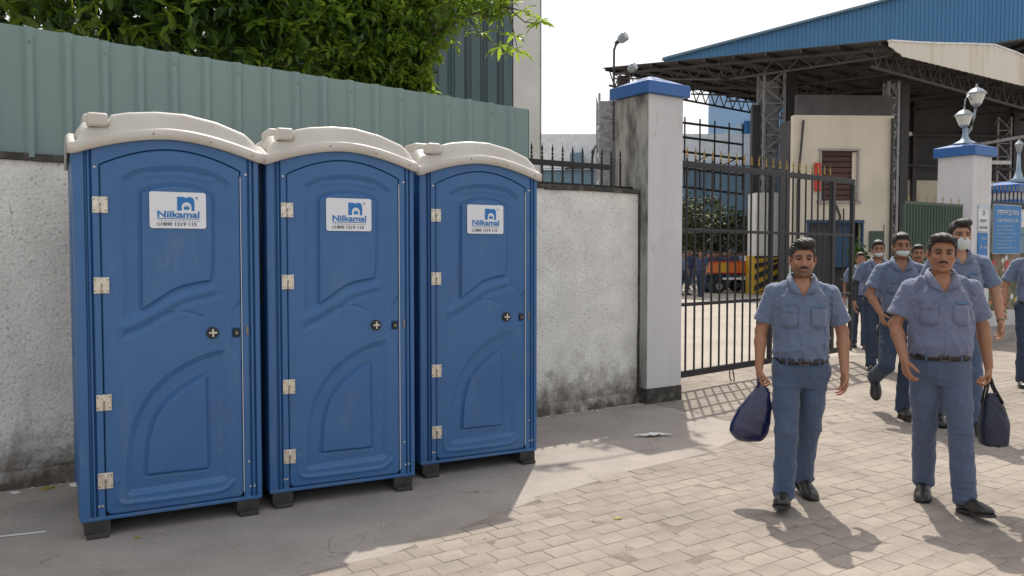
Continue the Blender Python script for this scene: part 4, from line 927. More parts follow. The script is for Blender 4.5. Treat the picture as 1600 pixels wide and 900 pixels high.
# hedge / trees inside the yard
def bush(name, label, loc, rd, n, L0, seed, mt='farleaf', trunkh=1.0, cat='tree', group=None):
    rg = np.random.default_rng(seed); r = empty(name, loc, 0, label, cat, group)
    MB().tube([(0, 0, 0), (.05, 0, trunkh*.6), (0, .05, trunkh+.5)], [.14, .1, .05], 7).build('trunk', M['bark'], r, smooth=True)
    d = rg.normal(0, 1, (n, 3)); d /= np.linalg.norm(d, axis=1, keepdims=True); q = rg.uniform(.1, 1, (n, 1))**.4
    C = d*q*np.array(rd)*(1+.25*np.sin(d[:, :1]*6+seed)*np.cos(d[:, 2:]*5)); C[:, 2] += trunkh+rd[2]; C = C[C[:, 2] > .1]
    P, D, Lg, Wd = rosettes(C, np.tile([0, -.5, .5], (len(C), 1)), 5, rg, L0, 1, .1); tag(link('crown', leaf_mesh('crown', P, D, Lg, Wd*1.6, M[mt], rg), r), kind='stuff'); return r
for i, (x, y, rx, rz_, th) in enumerate([(9.8, 46, 1.9, 1.7, 1.0), (12.3, 47, 1.9, 1.8, .8), (14.8, 46.5, 1.8, 1.5, 1.0), (11.0, 50, 2.2, 1.9, 1.4), (8.6, 49, 1.6, 1.6, 1.6)]):
    bush('yard_tree', ['bushy olive green tree behind the crowd, nearest the left gate pillar', 'round olive tree behind the middle of the crowd', 'low green tree left of the striped column base', 'taller pale green tree behind the row of yard trees', 'thin green tree half hidden by the left gate pillar'][i], (x, y, 0), (rx, 1.3, rz_), 420, .32, 30+i, th and 'farleaf', th, group='trees at the back of the yard')
bw = empty('yard_shelter', (10.2, 42, 0), rad(4), 'low dark roofed shelter behind the crowd, seen through the gate', 'shelter')
MB().box((3.0, 0, 2.75), (7.6, 3.0, .22)).build('roof', M['steelgrey'], bw)
for i in range(5): MB().box((-.4+i*1.7, -1.3, 1.32), (.12, .12, 2.64)).build('post', M['steelgrey'], bw)
MB().box((5.9, .8, 1.3), (1.1, .1, 2.6)).build('cream_panel', M['creamwall'], bw)
# plant pots by the cream building
for i, (x, y) in enumerate([(10.85, 25.6), (13.15, 26.5)]):
    r = bush('potted_plant', ['dark green bush beside the blue doorway behind the gate end post', 'low green plant below the cream wall, left of the green gate leaf'][i], (x, y, 0), (.35, .3, .7), 70, .18, 60+i, 'leaf2', .5, 'plant')

# ---------------------------------------------------------------- canopy, truss columns, gable shed
A = Vector((4.3, 38.1, 10.0)); B = Vector((11.9, 26.8, 8.32)); Cc = Vector((25.2, 35.9, 7.85)); Dd = A+(Cc-B)
cn = empty('loading_canopy', (11.9, 26.8, 0), 0, 'large dark rusty truss roof canopy on lattice columns over the yard behind the gate', 'canopy')
co = Vector((11.9, 26.8, 0))
def cp_(u, v, dz=0): p = B.lerp(Cc, u).lerp(A.lerp(Dd, u), v); return p-co+Vector((0, 0, dz))
npan = 18
for i in range(npan):
    mb = MB(); pr = []
    for k in range(5): s = (i+(k/5))/npan; e = 1/npan/5; pr += [(s, 0), (s+e*.6, 0), (s+e*.68, .045), (s+e*.92, .045)]
    pr.append(((i+1)/npan, 0)); n = len(pr)
    mb.v = [tuple(cp_(a, v, .12+h)) for v in (-.02, 1.02) for a, h in pr]; mb.f = [(k, k+1, n+k+1, n+k) for k in range(n-1)]
    o = mb.build('roof_sheet', M['roofunder'], cn); o.modifiers.new('s', 'SOLIDIFY').thickness = .01
for j in range(10):
    v = j/9; MB().bar(cp_(0, v, .04), cp_(1, v, .04), .07, .12).build('purlin', M['steelgrey'], cn)
for i in range(7):
    u = i/6*.96+.03; mb = MB(); dz = -.70; L = 12
    mb.bar(cp_(u, 0, -.08), cp_(u, 1, -.08), .1, .1); mb.bar(cp_(u, .0, dz+.4), cp_(u, .5, dz), .06, .07); mb.bar(cp_(u, .5, dz), cp_(u, 1, dz+.4), .06, .07)
    for k in range(L):
        v0 = k/L; v1 = (k+.5)/L; bot = lambda v: dz+.4*abs(v-.5)*2
        mb.bar(cp_(u, v0, -.08), cp_(u, v1, bot(v1)), .035, .035); mb.bar(cp_(u, v1, bot(v1)), cp_(u, v0+1/L, -.08), .035, .035)
    mb.build('truss', M['steelgrey'], cn)
for j in (0.02, .5, .98):
    mb = MB(); L = 24; mb.bar(cp_(0, j, -.7), cp_(1, j, -.7), .08, .08)
    for k in range(L): mb.bar(cp_(k/L, j, -.02), cp_((k+.5)/L, j, -.7), .04, .04).bar(cp_((k+.5)/L, j, -.7), cp_((k+1)/L, j, -.02), .04, .04)
    mb.build('lattice_girder', M['steelgrey'], cn)
def lattice(x, y, h, wd, parent=None, mt='steelpale', rz=0, clad=True):
    mb = MB()
    for sx in (-1, 1):
        for sy in (-1, 1): mb.box((sx*wd/2, sy*wd/2, h/2), (.09, .09, h))
    n = int(h/.6)
    for i in range(n):
        z = i*h/n; z2 = z+h/n; s = 1 if i % 2 else -1
        for sy in (-1, 1): mb.bar((-s*wd/2, sy*wd/2, z), (s*wd/2, sy*wd/2, z2), .045, .045); mb.bar((-wd/2, sy*wd/2, z), (wd/2, sy*wd/2, z), .04, .04)
        for sx in (-1, 1): mb.bar((sx*wd/2, -s*wd/2, z), (sx*wd/2, s*wd/2, z2), .045, .045)
    o = mb.build('lattice_column', M[mt], parent, loc=(x-co.x, y-co.y, 0), rot=(0, 0, rz))
    return o
lc = lattice(10.35, 33, 8.75, .8, cn); MB().box((0, .3, 5.2), (.72, .03, 6.6)).build('backing_sheet', M['steelpale'], lc)
MB().box((11.05-co.x, 32.8, 4.6) if 0 else (11.05-co.x, 32.8-co.y, 4.4), (.42, .42, 8.6)).build('steel_column', M['steelgrey'], cn)
MB().box((9.75-co.x, 33.1-co.y, 4.2), (.3, .3, 6.6)).build('steel_column', M['steelgrey'], cn)
l2 = lattice(4.5, 38.3, 8.9, 1.0, cn); MB().box((0, .35, 5.0), (.9, .03, 7.4)).build('backing_sheet', M['steelpale'], l2)
MB().box((5.1-co.x, 38.0-co.y, 4.8), (.5, .4, 9.8)).build('steel_column', M['steelgrey'], cn)
l3_ = lattice(14.05, 30.6, 7.9, .36, cn)
MB().box((14.55-co.x, 30.7-co.y, 3.9), (.3, .3, 7.8)).build('steel_column', M['steelgrey'], cn)
lattice(22.5, 38, 7.8, .6, cn)
# open wall framing at the left back of the canopy (horizontal girts with braces)
gf = MB(); 
for z in (8.3, 7.6, 6.9, 6.1, 5.2): gf.bar((5.2-co.x, 40-co.y, z), (12.6-co.x, 45-co.y, z-.12*(8.3-z)), .12, .10)
for k in range(9): t = k/8; gf.bar((5.2+7.4*t-co.x, 40+5*t-co.y, 5.0), (5.2+7.4*t-co.x, 40+5*t-co.y, 8.6), .07, .07)
for k in range(4): t = k/4; gf.bar((5.2+7.4*t-co.x, 40+5*t-co.y, 6.1), (5.2+7.4*(t+.25)-co.x, 40+5*(t+.25)-co.y, 6.9), .06, .06)
gf.build('girt_frame', M['steelgrey'], cn)
# hazard striped plinth under the column
hp = empty('striped_plinth', (9.82, 31.4, 0), 0, 'yellow and black striped concrete base of the column behind the gate', 'column base')
MB().box((.2, .6, 1.95), (1.35, 1.1, 3.9)).build('pedestal', M['whitewall'], hp)
MB().box((.2, .6, .74), (1.45, 1.2, 1.48)).build('base', M['hazy'], hp)
for k in range(6):
    z = -.3+k*.42; m = MB(); q = [(-.53, z), (.93, z+.75), (.93, z+.97), (-.53, z+.22)]
    q = [(a, min(1.475, max(.01, b))) for a, b in q]; m.prism(q, -.016, -.002, lambda a, b, t: (a, t, b)); fixnormals(m.build('stripe', M['haz_k'], hp))
# cream building with shutter window and blue doorway
cb = empty('cream_building', (10.05, 29.4, 0), rad(3), 'cream plastered building with maroon shutter window and blue doorway under the canopy', 'building')
def wall_with_holes(W, H, holes, y0, y1, mt, name, parent):
    xs = sorted({0, W}|{h[0] for h in holes}|{h[1] for h in holes}); zs = sorted({0, H}|{h[2] for h in holes}|{h[3] for h in holes}); mb = MB()
    for i in range(len(xs)-1):
        for k in range(len(zs)-1):
            cx, cz = (xs[i]+xs[i+1])/2, (zs[k]+zs[k+1])/2
            if any(h[0] < cx < h[1] and h[2] < cz < h[3] for h in holes): continue
            mb.box((cx, (y0+y1)/2, cz), (xs[i+1]-xs[i], y1-y0, zs[k+1]-zs[k]))
    return mb.build(name, mt, parent)
wall_with_holes(3.65, 6.5, [(1.0, 2.32, 3.45, 5.25), (.55, 2.55, 0, 2.75)], 0, .3, M['creamwall'], 'wall', cb)
MB().box((1.8, 1.0, 3.2), (3.5, 1.0, 6.4)).build('interior_core', M['darkint'], cb)
MB().box((1.85, .12, 6.85), (3.5, .2, .75)).build('lintel_beam', M['roofunder'], cb)
w_ = MB().box((1.66, -.03, 5.27), (1.5, .12, .07)).box((.97, -.02, 4.35), (.07, .08, 1.85)).box((2.35, -.02, 4.35), (.07, .08, 1.85)).box((1.66, -.04, 3.42), (1.6, .16, .07)).build('window_frame', M['frame'], cb)
for i in range(9): MB().box((1.66, .12, 3.56+i*.2), (1.3, .05, .17)).build('shutter_slat', M['maroon'], w_)
MB().box((2.24, .05, 4.35), (.16, .05, 1.7)).build('window_side_panel', M['creamwall'], w_)
d_ = MB().box((1.0, .2, 1.35), (.85, .06, 2.7)).build('door_leaf', M['darkint'], cb)
MB().box((1.9, .22, 1.9), (.95, .06, 1.65)).build('blue_shutter', M['bluedoor'], cb)
MB().box((1.55, -.01, 2.72), (2.1, .1, .1)).box((.55, -.01, 1.35), (.06, .1, 2.7)).box((2.55, -.01, 1.35), (.06, .1, 2.7)).build('door_frame', M['bluedoor'], cb)
MB().box((3.35, -.01, 1.5), (.02, .02, 2.2)).box((3.05, -.06, 2.0), (.5, .06, .75)).build('electric_box', M['gategreen'], cb)
MB().tube([(3.55, -.1, 0), (3.55, -.1, 6.4)], .05).tube([(.15, -.08, 0), (.12, -.1, 4), (.3, -.1, 6.3)], .04).build('drain_pipe', M['steelgrey'], cb)
MB().tube([(1.55, -.05, 3.3), (1.7, -.08, 2.9), (1.6, -.1, 2.2)], .04).build('cable', M['steelgrey'], cb)
MB().box((.85, -.08, 4.3), (.22, .08, 1.0)).build('red_sign_board', M['red'], cb)
# dark warehouse interior to the right with cream band
iw = empty('warehouse_back', (15.4, 37, 0), rad(8), 'dark open warehouse with a cream band wall under the canopy right of the cream building', 'building')
wall_with_holes(16, 4.9, [(.6, 2.3, 1.6, 3.6), (3.5, 6.5, 0, 3.2), (8, 11, 0, 3.4)], 0, .25, M['creamwall'], 'wall', iw)
MB().box((8, .12, 6.75), (16, .2, 3.7)).build('upper_wall', M['darkint'], iw); MB().box((8, 3.0, 4.2), (16, 5, 8.4)).build('interior_core', M['darkint'], iw)
for i in range(7): MB().box((.3+i*2.5, -.1, 4.2), (.2, .2, 8.4)).build('steel_post', M['steelgrey'], iw)
MB().bar((0, -.3, 5.6), (16, -.6, 5.2), .1, .1).bar((0, -.3, 6.9), (16, -.4, 6.9), .1, .1).build('cross_beam', M['steelgrey'], iw)
for i, (x, z) in enumerate([(1.7, 6.9), (6.6, 5.7)]): MB().box((x, -.5, z), (1.3, .25, .16)).build('tube_light', M['white'], iw)
MB().bar((3.0, -3, 6.0), (12, -6, 7.6), .12, .12).build('overhead_pipe', M['steelpale'], iw)
# fascia above the right eave
fa = empty('roof_fascia', (11.9, 26.7, 0), 0, 'cream rust streaked sheet fascia rising above the right edge of the canopy', 'fascia')
d_ = (Cc-B); d_.normalize(); fp = []
tops = [(0, .04), (.10, .26), (.197, .50), (.31, .80), (.416, 1.06), (.52, 1.06), (.63, .97), (.80, .7), (1, .4)]
fbot = lambda u: float(np.interp(u, [0, .05, .3, .63, 1], [-.12, -.32, -.2, -.05, 0]))
for i, ((u0, h0), (u1, h1)) in enumerate(zip(tops[:-1], tops[1:])):
    m = MB(); k = 8; vs = []
    for q in range(k+1):
        u = u0+(u1-u0)*q/k; h = h0+(h1-h0)*q/k; p = B.lerp(Cc, u)-Vector((11.9, 26.7, 0))+Vector((.18, -.27, 0)); off = Vector((.02, -.03, 0))*(q % 2); st = Vector((0, 0, 0))
        vs += [tuple(p+off+Vector((0, 0, fbot(u)))), tuple(p+off+Vector((0, 0, h))+st)]
    m.add(vs, [(2*q, 2*q+2, 2*q+3, 2*q+1) for q in range(k)]); o = m.build('panel', M['fascia'], fa); o.modifiers.new('s', 'SOLIDIFY').thickness = .03
tp = MB()
for (u0, h0), (u1, h1) in zip(tops[:-1], tops[1:]):
    st = lambda u: Vector((0, 0, 0))
    base = Vector((11.72, 26.97, 0)); tp.bar(B.lerp(Cc, u0)-base+Vector((0, 0, .02+h0))+st(u0), B.lerp(Cc, u1)-base+Vector((0, 0, .02+h1))+st(u1), .12, .05)
tp.build('top_flashing', M['white'], fa)
# blue gable shed behind
gs = empty('blue_gable_shed', (4, 54, 0), 0, 'huge blue ribbed steel gable shed rising behind the canopy', 'building')
def gz(x): return 14.2+.262*(x-9.9) if x < 42 else 22.6-.25*(x-42)
for i in range(34):
    x = 5.9+i*1.1; mb = MB(); pr = []
    for k in range(4): pr += [(x+k*.275, 0), (x+k*.275+.17, 0), (x+k*.275+.19, -.055), (x+k*.275+.255, -.055)]
    pr.append((x+1.1, 0)); n = len(pr)
    mb.v = [(a, b, 12.9-.16*(x-5.9) if x < 13.4 else 4.0) for a, b in pr]+[(a, b, min(gz(a+4), 24)) for a, b in pr]; mb.f = [(k, k+1, n+k+1, n+k) for k in range(n-1)]
    mb.build('panel', M['bluesheet'], gs)
ed = MB()
for i in range(11): x = 5.8+i*3.3; ed.bar((x, -.1, gz(4+x)+.05), (x+3.3, -.1, gz(7.3+x)+.05), .5, .14)
ed.build('roof_edge', M['farblue'], gs)
MB().prism([(13.6, 4), (43, 4), (43, gz(47)-.1), (38, gz(42)-.1), (13.6, gz(17.6)-.1)], .15, 20, lambda a, b, t: (a, t, b)).build('wall_core', M['bluesheet'], gs)
# second roof edge high at the far right
rr_ = empty('upper_roof_edge', (19.2, 33.0, 0), rad(20), 'dark roof underside with beams at the upper right corner above the fascia', 'roof')
MB().add([(0, 0, 9.9), (9, 0, 11.6), (9, 5, 11.0), (0, 5, 9.6), (0, 0, 9.97), (9, 0, 11.67), (9, 5, 11.07), (0, 5, 9.67)], [(0, 1, 2, 3), (7, 6, 5, 4), (0, 4, 5, 1), (3, 2, 6, 7), (0, 3, 7, 4), (1, 5, 6, 2)]).build('roof_sheet', M['roofunder'], rr_)
for i in range(5): MB().bar((i*1.8+.3, 0, 9.85+i*.34), (i*1.8+.3, 5, 9.55+i*.28), .1, .14).build('rafter', M['steelgrey'], rr_)

# ---------------------------------------------------------------- floodlight pole and lights
fp_ = empty('floodlight_pole', (3.08, 25, 0), 0, 'thin pole with a tilted floodlight on top, left of the canopy edge', 'floodlight')
MB().tube([(0, 0, 0), (0, 0, 5)], .06).tube([(0, 0, 5), (0, 0, 7.7), (.08, 0, 7.95), (.16, 0, 8.05)], .035).build('pole', M['steelgrey'], fp_, smooth=True)
def flood(parent, c, s):
    o = MB().lathe([(.02*s, 0), (.10*s, .04*s), (.16*s, .14*s), (.18*s, .34*s), (.15*s, .38*s)], 10).build('lamp_head', M['lampmetal'], parent, loc=c, rot=(rad(35), rad(55), 0))
    MB().box((0, 0, -.06*s), (.12*s, .1*s, .12*s)).build('ballast', M['steelgrey'], o)
flood(fp_, (.12, 0, 7.95), .85)
f2 = empty('floodlight', (3.08, 24.9, 0), 0, 'smaller floodlight on a side bracket, just right of the thin pole', 'floodlight')
MB().tube([(.03, 0, 6.95), (.45, 0, 7.0)], .025).tube([(.45, 0, 7.1), (.45, 0, 5.5)], .03).build('bracket', M['steelgrey'], f2); flood(f2, (.42, 0, 7.05), .75)

# ---------------------------------------------------------------- small cargo truck in the yard
tk = empty('cargo_truck', (8.70, 33.2, 0), rad(10), 'small orange and red cargo truck parked among the crowd, seen through the gate', 'truck')
b_ = MB().box((0, 0, .95), (2.3, 1.5, .10)).build('chassis', M['haz_k'], tk)
for i in range(5): MB().box((-.92+i*.46, -.76, 1.28), (.42, .05, .52)).build('side_board', M['yellow' if i == 1 else 'orange'], tk, bevel=.01)
MB().box((0, -.77, 1.56), (2.36, .06, .07)).box((0, -.77, 1.0), (2.36, .06, .06)).build('side_rail', M['red'], tk)
MB().box((0, .7, 1.28), (2.2, .05, .5)).box((1.12, 0, 1.28), (.05, 1.4, .5)).box((-1.12, 0, 1.28), (.05, 1.4, .5)).build('tailgate', M['orange'], tk)
for x in (-.7, .75):
    for y in (-.62, .62):
        wv = MB().tube([(x, y-.11, .34), (x, y+.11, .34)], .34, 16).build('wheel', M['tyre'], tk); MB().tube([(x, y-.115, .34), (x, y-.125, .34)], .17, 10).build('rim', M['lampmetal'], wv)
cbm = fixnormals(MB().prism([(1.2, .5), (2.3, .5), (2.35, 1.1), (2.05, 1.8), (1.2, 1.85)], -.7, .7, lambda a, b, t: (a, t, b)).build('cab', M['white'], tk, bevel=.05)); MB().box((1.7, -.71, 1.45), (.6, .03, .45)).build('window', M['darkint'], tk)
MB().box((0, -.8, .72), (1.1, .05, .10)).build('side_guard', M['white'], tk)
tk.scale = (.86, .86, .80)
# ---------------------------------------------------------------- organic surfaces: distance field + surface nets
class Field:
    def __init__(s, lo, hi, h):
        s.lo = np.array(lo, float); s.h = h; s.n = np.ceil((np.array(hi)-s.lo)/h).astype(int)+1
        s.v = np.full(s.n, .05, np.float32)
    def blk(s, lo, hi, m):
        a = np.clip(np.floor((np.array(lo)-m-s.lo)/s.h).astype(int), 0, s.n); b = np.clip(np.ceil((np.array(hi)+m-s.lo)/s.h).astype(int)+1, 0, s.n)
        if (b <= a).any(): return None
        ax = [s.lo[i]+s.h*np.arange(a[i], b[i]) for i in range(3)]
        X = ax[0][:, None, None].astype(np.float32); Y = ax[1][None, :, None].astype(np.float32); Z = ax[2][None, None, :].astype(np.float32)
        return tuple(slice(a[i], b[i]) for i in range(3)), X, Y, Z
    def put(s, sl, d, k, op):
        v = s.v[sl]
        if op == 'sub':
            d = -d; hh = np.clip(.5-.5*(v-d)/k, 0, 1); s.v[sl] = v*(1-hh)+d*hh+k*hh*(1-hh)
        else:
            hh = np.clip(.5+.5*(v-d)/k, 0, 1); s.v[sl] = v*(1-hh)+d*hh-k*hh*(1-hh)
    def cone(s, a, b, ra, rb, k=.012, op='add', flat=None, clip=False):
        a, b = np.array(a, float), np.array(b, float); r = max(ra, rb); q = s.blk(np.minimum(a, b)-r, np.maximum(a, b)+r, k+2*s.h)
        if q is None: return
        sl, X, Y, Z = q; e = b-a; L = float(e@e)+1e-12
        tt = ((X-a[0])*e[0]+(Y-a[1])*e[1]+(Z-a[2])*e[2])/L; t = np.clip(tt, 0, 1)
        dx, dy, dz = X-a[0]-e[0]*t, Y-a[1]-e[1]*t, Z-a[2]-e[2]*t
        if flat is not None:      # (axis dir, factor): squash along dir
            f = np.array(flat[0]); w = dx*f[0]+dy*f[1]+dz*f[2]; g = 1/flat[1]-1; dx, dy, dz = dx+f[0]*w*g, dy+f[1]*w*g, dz+f[2]*w*g
        d = np.sqrt(dx*dx+dy*dy+dz*dz)-(ra+(rb-ra)*t)
        if clip: d = np.maximum(d, (tt-1)*math.sqrt(L))
        s.put(sl, d.astype(np.float32), k, op)
    def chain(s, P, R, k=.02, **kw):
        for i in range(len(P)-1): s.cone(P[i], P[i+1], R[i], R[i+1], k, **kw)
    def ell(s, c, r, k=.012, op='add', R=None):
        c = np.array(c, float); r = np.array(r, float); m = r.max() if R is not None else r
        q = s.blk(c-m, c+m, k+2*s.h)
        if q is None: return
        sl, X, Y, Z = q; x, y, z = X-c[0], Y-c[1], Z-c[2]
        if R is not None: x, y, z = (x*R[0, i]+y*R[1, i]+z*R[2, i] for i in range(3))
        k0 = np.sqrt((x/r[0])**2+(y/r[1])**2+(z/r[2])**2); k1 = np.sqrt((x/r[0]**2)**2+(y/r[1]**2)**2+(z/r[2]**2)**2)+1e-9
        s.put(sl, (k0*(k0-1)/k1).astype(np.float32), k, op)
    def loft(s, st, k=.02, op='add', cap=True, p=2.0):
        """st rows: z,cx,cy,ax,ay (ascending z)"""
        st = np.array(spl([tuple(map(float, q)) for q in st], 5), float); ax, ay = st[:, 3].max(), st[:, 4].max()
        q = s.blk((st[:, 1].min()-ax, st[:, 2].min()-ay, st[0, 0]), (st[:, 1].max()+ax, st[:, 2].max()+ay, st[-1, 0]), k+2*s.h)
        sl, X, Y, Z = q; z = Z.ravel(); I = lambda j: np.interp(z, st[:, 0], st[:, j])[None, None, :].astype(np.float32)
        cx, cy, rx, ry = I(1), I(2), I(3), I(4)
        d = ((np.abs((X-cx)/rx)**p+np.abs((Y-cy)/ry)**p)**(1/p)-1)*np.minimum(rx, ry)
        if cap: d = np.maximum(d, np.maximum(st[0, 0]-Z, Z-st[-1, 0]))
        s.put(sl, d.astype(np.float32), k, op)
    def warp(s, f, lo=None, hi=None):
        lo = s.lo if lo is None else lo; hi = s.lo+s.h*s.n if hi is None else hi
        sl, X, Y, Z = s.blk(lo, hi, 0); v = s.v[sl]; m = np.abs(v) < .03
        full = np.broadcast_arrays(X, Y, Z); v[m] += f(full[0][m], full[1][m], full[2][m]).astype(np.float32); s.v[sl] = v
    def mesh(s):
        v = s.v; neg = v < 0; nx, ny, nz = v.shape
        c = np.zeros((nx-1, ny-1, nz-1), np.uint8)
        for i in (0, 1):
            for j in (0, 1):
                for k in (0, 1): c += neg[i:nx-1+i, j:ny-1+j, k:nz-1+k]
        act = (c > 0) & (c < 8); idx = np.argwhere(act); ids = np.full(act.shape, -1, np.int32); ids[act] = np.arange(len(idx))
        acc = np.zeros((len(idx), 3), np.float32); cn = np.zeros(len(idx), np.float32); I, J, K = idx.T
        cor = [(i, j, k) for i in (0, 1) for j in (0, 1) for k in (0, 1)]; val = {q: v[I+q[0], J+q[1], K+q[2]] for q in cor}
        for q in cor:
            for ax in range(3):
                if q[ax]: continue
                r = list(q); r[ax] = 1; r = tuple(r); a, b = val[q], val[r]; m = (a < 0) != (b < 0)
                t = np.where(m, a/(a-b+1e-20), 0); p = np.zeros((len(idx), 3), np.float32); p[:] = q; p[:, ax] = t
                acc[m] += p[m]; cn[m] += 1
        V = (idx+acc/cn[:, None])*s.h+s.lo
        Q = []
        for ax in range(3):
            sl0 = [slice(1, -1)]*3; sl0[ax] = slice(0, -1); sl1 = [slice(1, -1)]*3; sl1[ax] = slice(1, None)
            a = neg[tuple(sl0)]; b = neg[tuple(sl1)]; e = np.argwhere(a != b)
            if not len(e): continue
            sgn = a[tuple(e.T)]; off = np.ones(3, int); off[ax] = 0; e = e+off
            u, w = [(1, 2), (2, 0), (0, 1)][ax]
            def g(du, dw): t = e.copy(); t[:, u] -= du; t[:, w] -= dw; return ids[tuple(t.T)]
            q = np.stack([g(1, 1), g(0, 1), g(0, 0), g(1, 0)], 1); q[~sgn] = q[~sgn][:, ::-1]; Q.append(q)
        return V, np.concatenate(Q)
def wrink(seed, amp, fr, stretch=(1, 1, 1)):
    r = np.random.default_rng(seed); D = r.normal(0, 1, (7, 3))*np.array(stretch); ph = r.uniform(0, 6.28, 7)
    def f(X, Y, Z):
        w1 = np.sin(X*D[0, 0]*9+Y*D[0, 1]*9+Z*D[0, 2]*9+ph[0])*1.1; o = 0
        for i in range(1, 7):
            f_ = fr*(.6+.28*i); o = o+(1-np.abs(np.sin(.5*(X*D[i, 0]+Y*D[i, 1]+Z*D[i, 2])*f_+ph[i]+w1)))**2/(1+.3*i)
        return (o-1.1)*amp
    return f
def vn(a): a = np.array(a, float); return a/np.linalg.norm(a)

def person(name, label, loc, yaw, scale, P, h=.0042, hc=.0065, detail=True):
    """P: pose/look dictionary; local frame faces -y, x to the viewer's right"""
    root = empty(name, loc, yaw, label, 'person', P.get('group')); root.scale = (scale,)*3
    g = P.get; belly = g('belly', 0); sk = np.array(g('skin', (.30, .155, .09)))*[1.18, 1.12, 1.10]; sh = g('sh', .185)
    hipz = g('hipz', .90); lean = g('lean', 0.0)
    R0 = Matrix.Rotation(g('head_yaw', 0), 3, 'Z') @ Matrix.Rotation(g('head_pitch', 0), 3, 'X') @ Matrix.Rotation(g('head_roll', 0), 3, 'Y')
    HR = np.array(R0); HC = np.array([g('hx', 0), -.02+lean, 1.575+g('hz', 0)])
    hp = lambda p: HC+HR@np.array(p, float)
    feet = g('feet', [(-.09, -.19, .0, 0, 0), (.09, .19, .0, 0, 0)])     # right, left: x,y,z(lift),pitch(heel up),toe-out
    arms = g('arms')      # right, left: elbow, wrist, hand dir, palm normal, curl
    shj = [np.array([-sh, lean, 1.362]), np.array([sh, lean, 1.362])]
    hipj = [np.array([-.088, 0, hipz-.03]), np.array([.088, 0, hipz-.03])]
    ank = []; kn = []
    for i, f in enumerate(feet):
        pv = np.array([0, -.13, 0]) if f[3] > 0 else np.array([0, .07, 0]); a = (np.array([0, .02, .085])-pv)@np.array(Matrix.Rotation(f[4], 3, 'Z') @ Matrix.Rotation(f[3], 3, 'X')).T+pv+[f[0], f[1], f[2]]; ank.append(a)
        d = a-hipj[i]; L = np.linalg.norm(d); l1, l2 = .435, .415
        if L > .845 or f[2] < .1: q_ = (L+(.004 if f[2] < .1 else 0))/.85; l1 *= q_; l2 *= q_
        q = (l1*l1-l2*l2+L*L)/(2*L); hgt = math.sqrt(max(1e-5, l1*l1-q*q)); u = d/L; fw = np.array([0, -1, 0])-u*(-u[1]); fw /= np.linalg.norm(fw); kn.append(hipj[i]+u*q+fw*hgt)
    # ---- body (one surface: head, neck, torso, arms, hands, legs)
    xs = [a[1][0] for a in arms]+[a[0][0] for a in arms]; ys = [a[1][1] for a in arms]+[f[1] for f in feet]
    lo = (min(xs)-.14, min(ys+[-.2])-.22, .0); hi = (max(xs)+.14, max(ys+[.2])+.12, 1.74+g('hz', 0))
    F = Field(lo, hi, h)
    F.loft([(.80, 0, 0, .12, .08), (.95, 0, 0, .135, .09), (1.1, 0, lean*.3, .135, .09), (1.25, 0, lean*.7, .135, .092), (1.36, 0, lean, .105, .08), (1.42, 0, lean, .075, .06)], .03)
    F.cone((-.12, lean, 1.345), (.12, lean, 1.345), .036, .036, .03); F.ell((0, lean-.045, 1.365), (.062, .044, .07), .03)
    F.cone((0, lean+.01, 1.40), hp((0, .02, -.07)),   .055, .050, .02)
    F.cone((0, lean-.02, 1.43), hp((0, -.01, -.09)), .040, .040, .02)
    for i in (0, 1):
        sx = (-1, 1)[i]; A = arms[i]; el, wr = np.array(A[0]), np.array(A[1])
        F.cone(shj[i]-[sx*.02, 0, .025], el, .034, .038, .02); fm = el+(wr-el)*.3
        F.cone(el, fm, .038, .039, .015); F.cone(fm, wr, .039, .0255, .015)
        F.chain([hipj[i]+[0, 0, 0], kn[i], ank[i]+[0, 0, .02]], [.07, .045, .034], .02); F.cone(ank[i]+[0, 0, .02], ank[i]-[0, .03, .03], .034, .03, .01)
        d, n, cv = vn(A[2]), vn(A[3]), A[4]; n = vn(n-d*(n@d)); s_ = np.cross(n, d)*(1 if i else -1); s_ = vn(s_)
        if 'thumb' in P and s_@np.array(P['thumb'][i]) < 0: s_ = -s_
        w = wr
        if h > .008:
            F.cone(w, w+d*.08, .028, .032, .01, flat=(n, .6)); F.cone(w+d*.08, w+d*.14+n*.03*cv, .028, .02, .01, flat=(n, .6)); F.cone(w+d*.03+s_*.03, w+d*.09+s_*.05, .012, .010, .006)
        else:
            F.ell(w+d*.045, (.026, .0145, .048), .012, R=np.stack([s_, n, d], 1)*1.0 if True else None)
            F.cone(w, w+d*.03, .0245, .028, .012, flat=(n, .68))
            F.cone(w+d*.05+s_*.018, w+d*.05-s_*.020, .0155, .014, .012)
            offs = [(.029, .086, .070), (.0105, .092, .078), (-.0085, .088, .072), (-.026, .080, .056)]
            for j, (o, l, fl) in enumerate(offs):
                b = w+d*l+s_*o; F.cone(w+d*.035+s_*o*.7, b, .0135, .0105, .008); a_ = 0; dd = d; cj = cv*(1+.12*j)
                for seg, rr2 in ((.44, .0093), (.31, .0084), (.25, .0074)):
                    a_ += cj*(.55 if seg == .44 else .6); dd = d*math.cos(a_)+n*math.sin(a_); e = b+dd*fl*seg; F.cone(b, e, rr2+.0005, rr2-.0006, .003); b = e
            b = w+d*.022+s_*.022; t1_ = vn(d*.62+s_*.62+n*.35); t2_ = vn(d*.85+s_*.15+n*(.3+.4*cv)); e = b+t1_*.042
            F.cone(b, e, .0145, .0115, .010); F.cone(e, e+t2_*.034, .0112, .0095, .003); F.cone(e+t2_*.034, e+t2_*.052, .0095, .0075, .003)
    # head
    E_ = lambda c, r, k=.012, op='add': F.ell(hp(c), r, k, op, R=HR)
    Cn = lambda a, b, ra, rb, k=.008, op='add': F.cone(hp(a), hp(b), ra, rb, k, op)
    fw_ = g('face_w', 1.0)
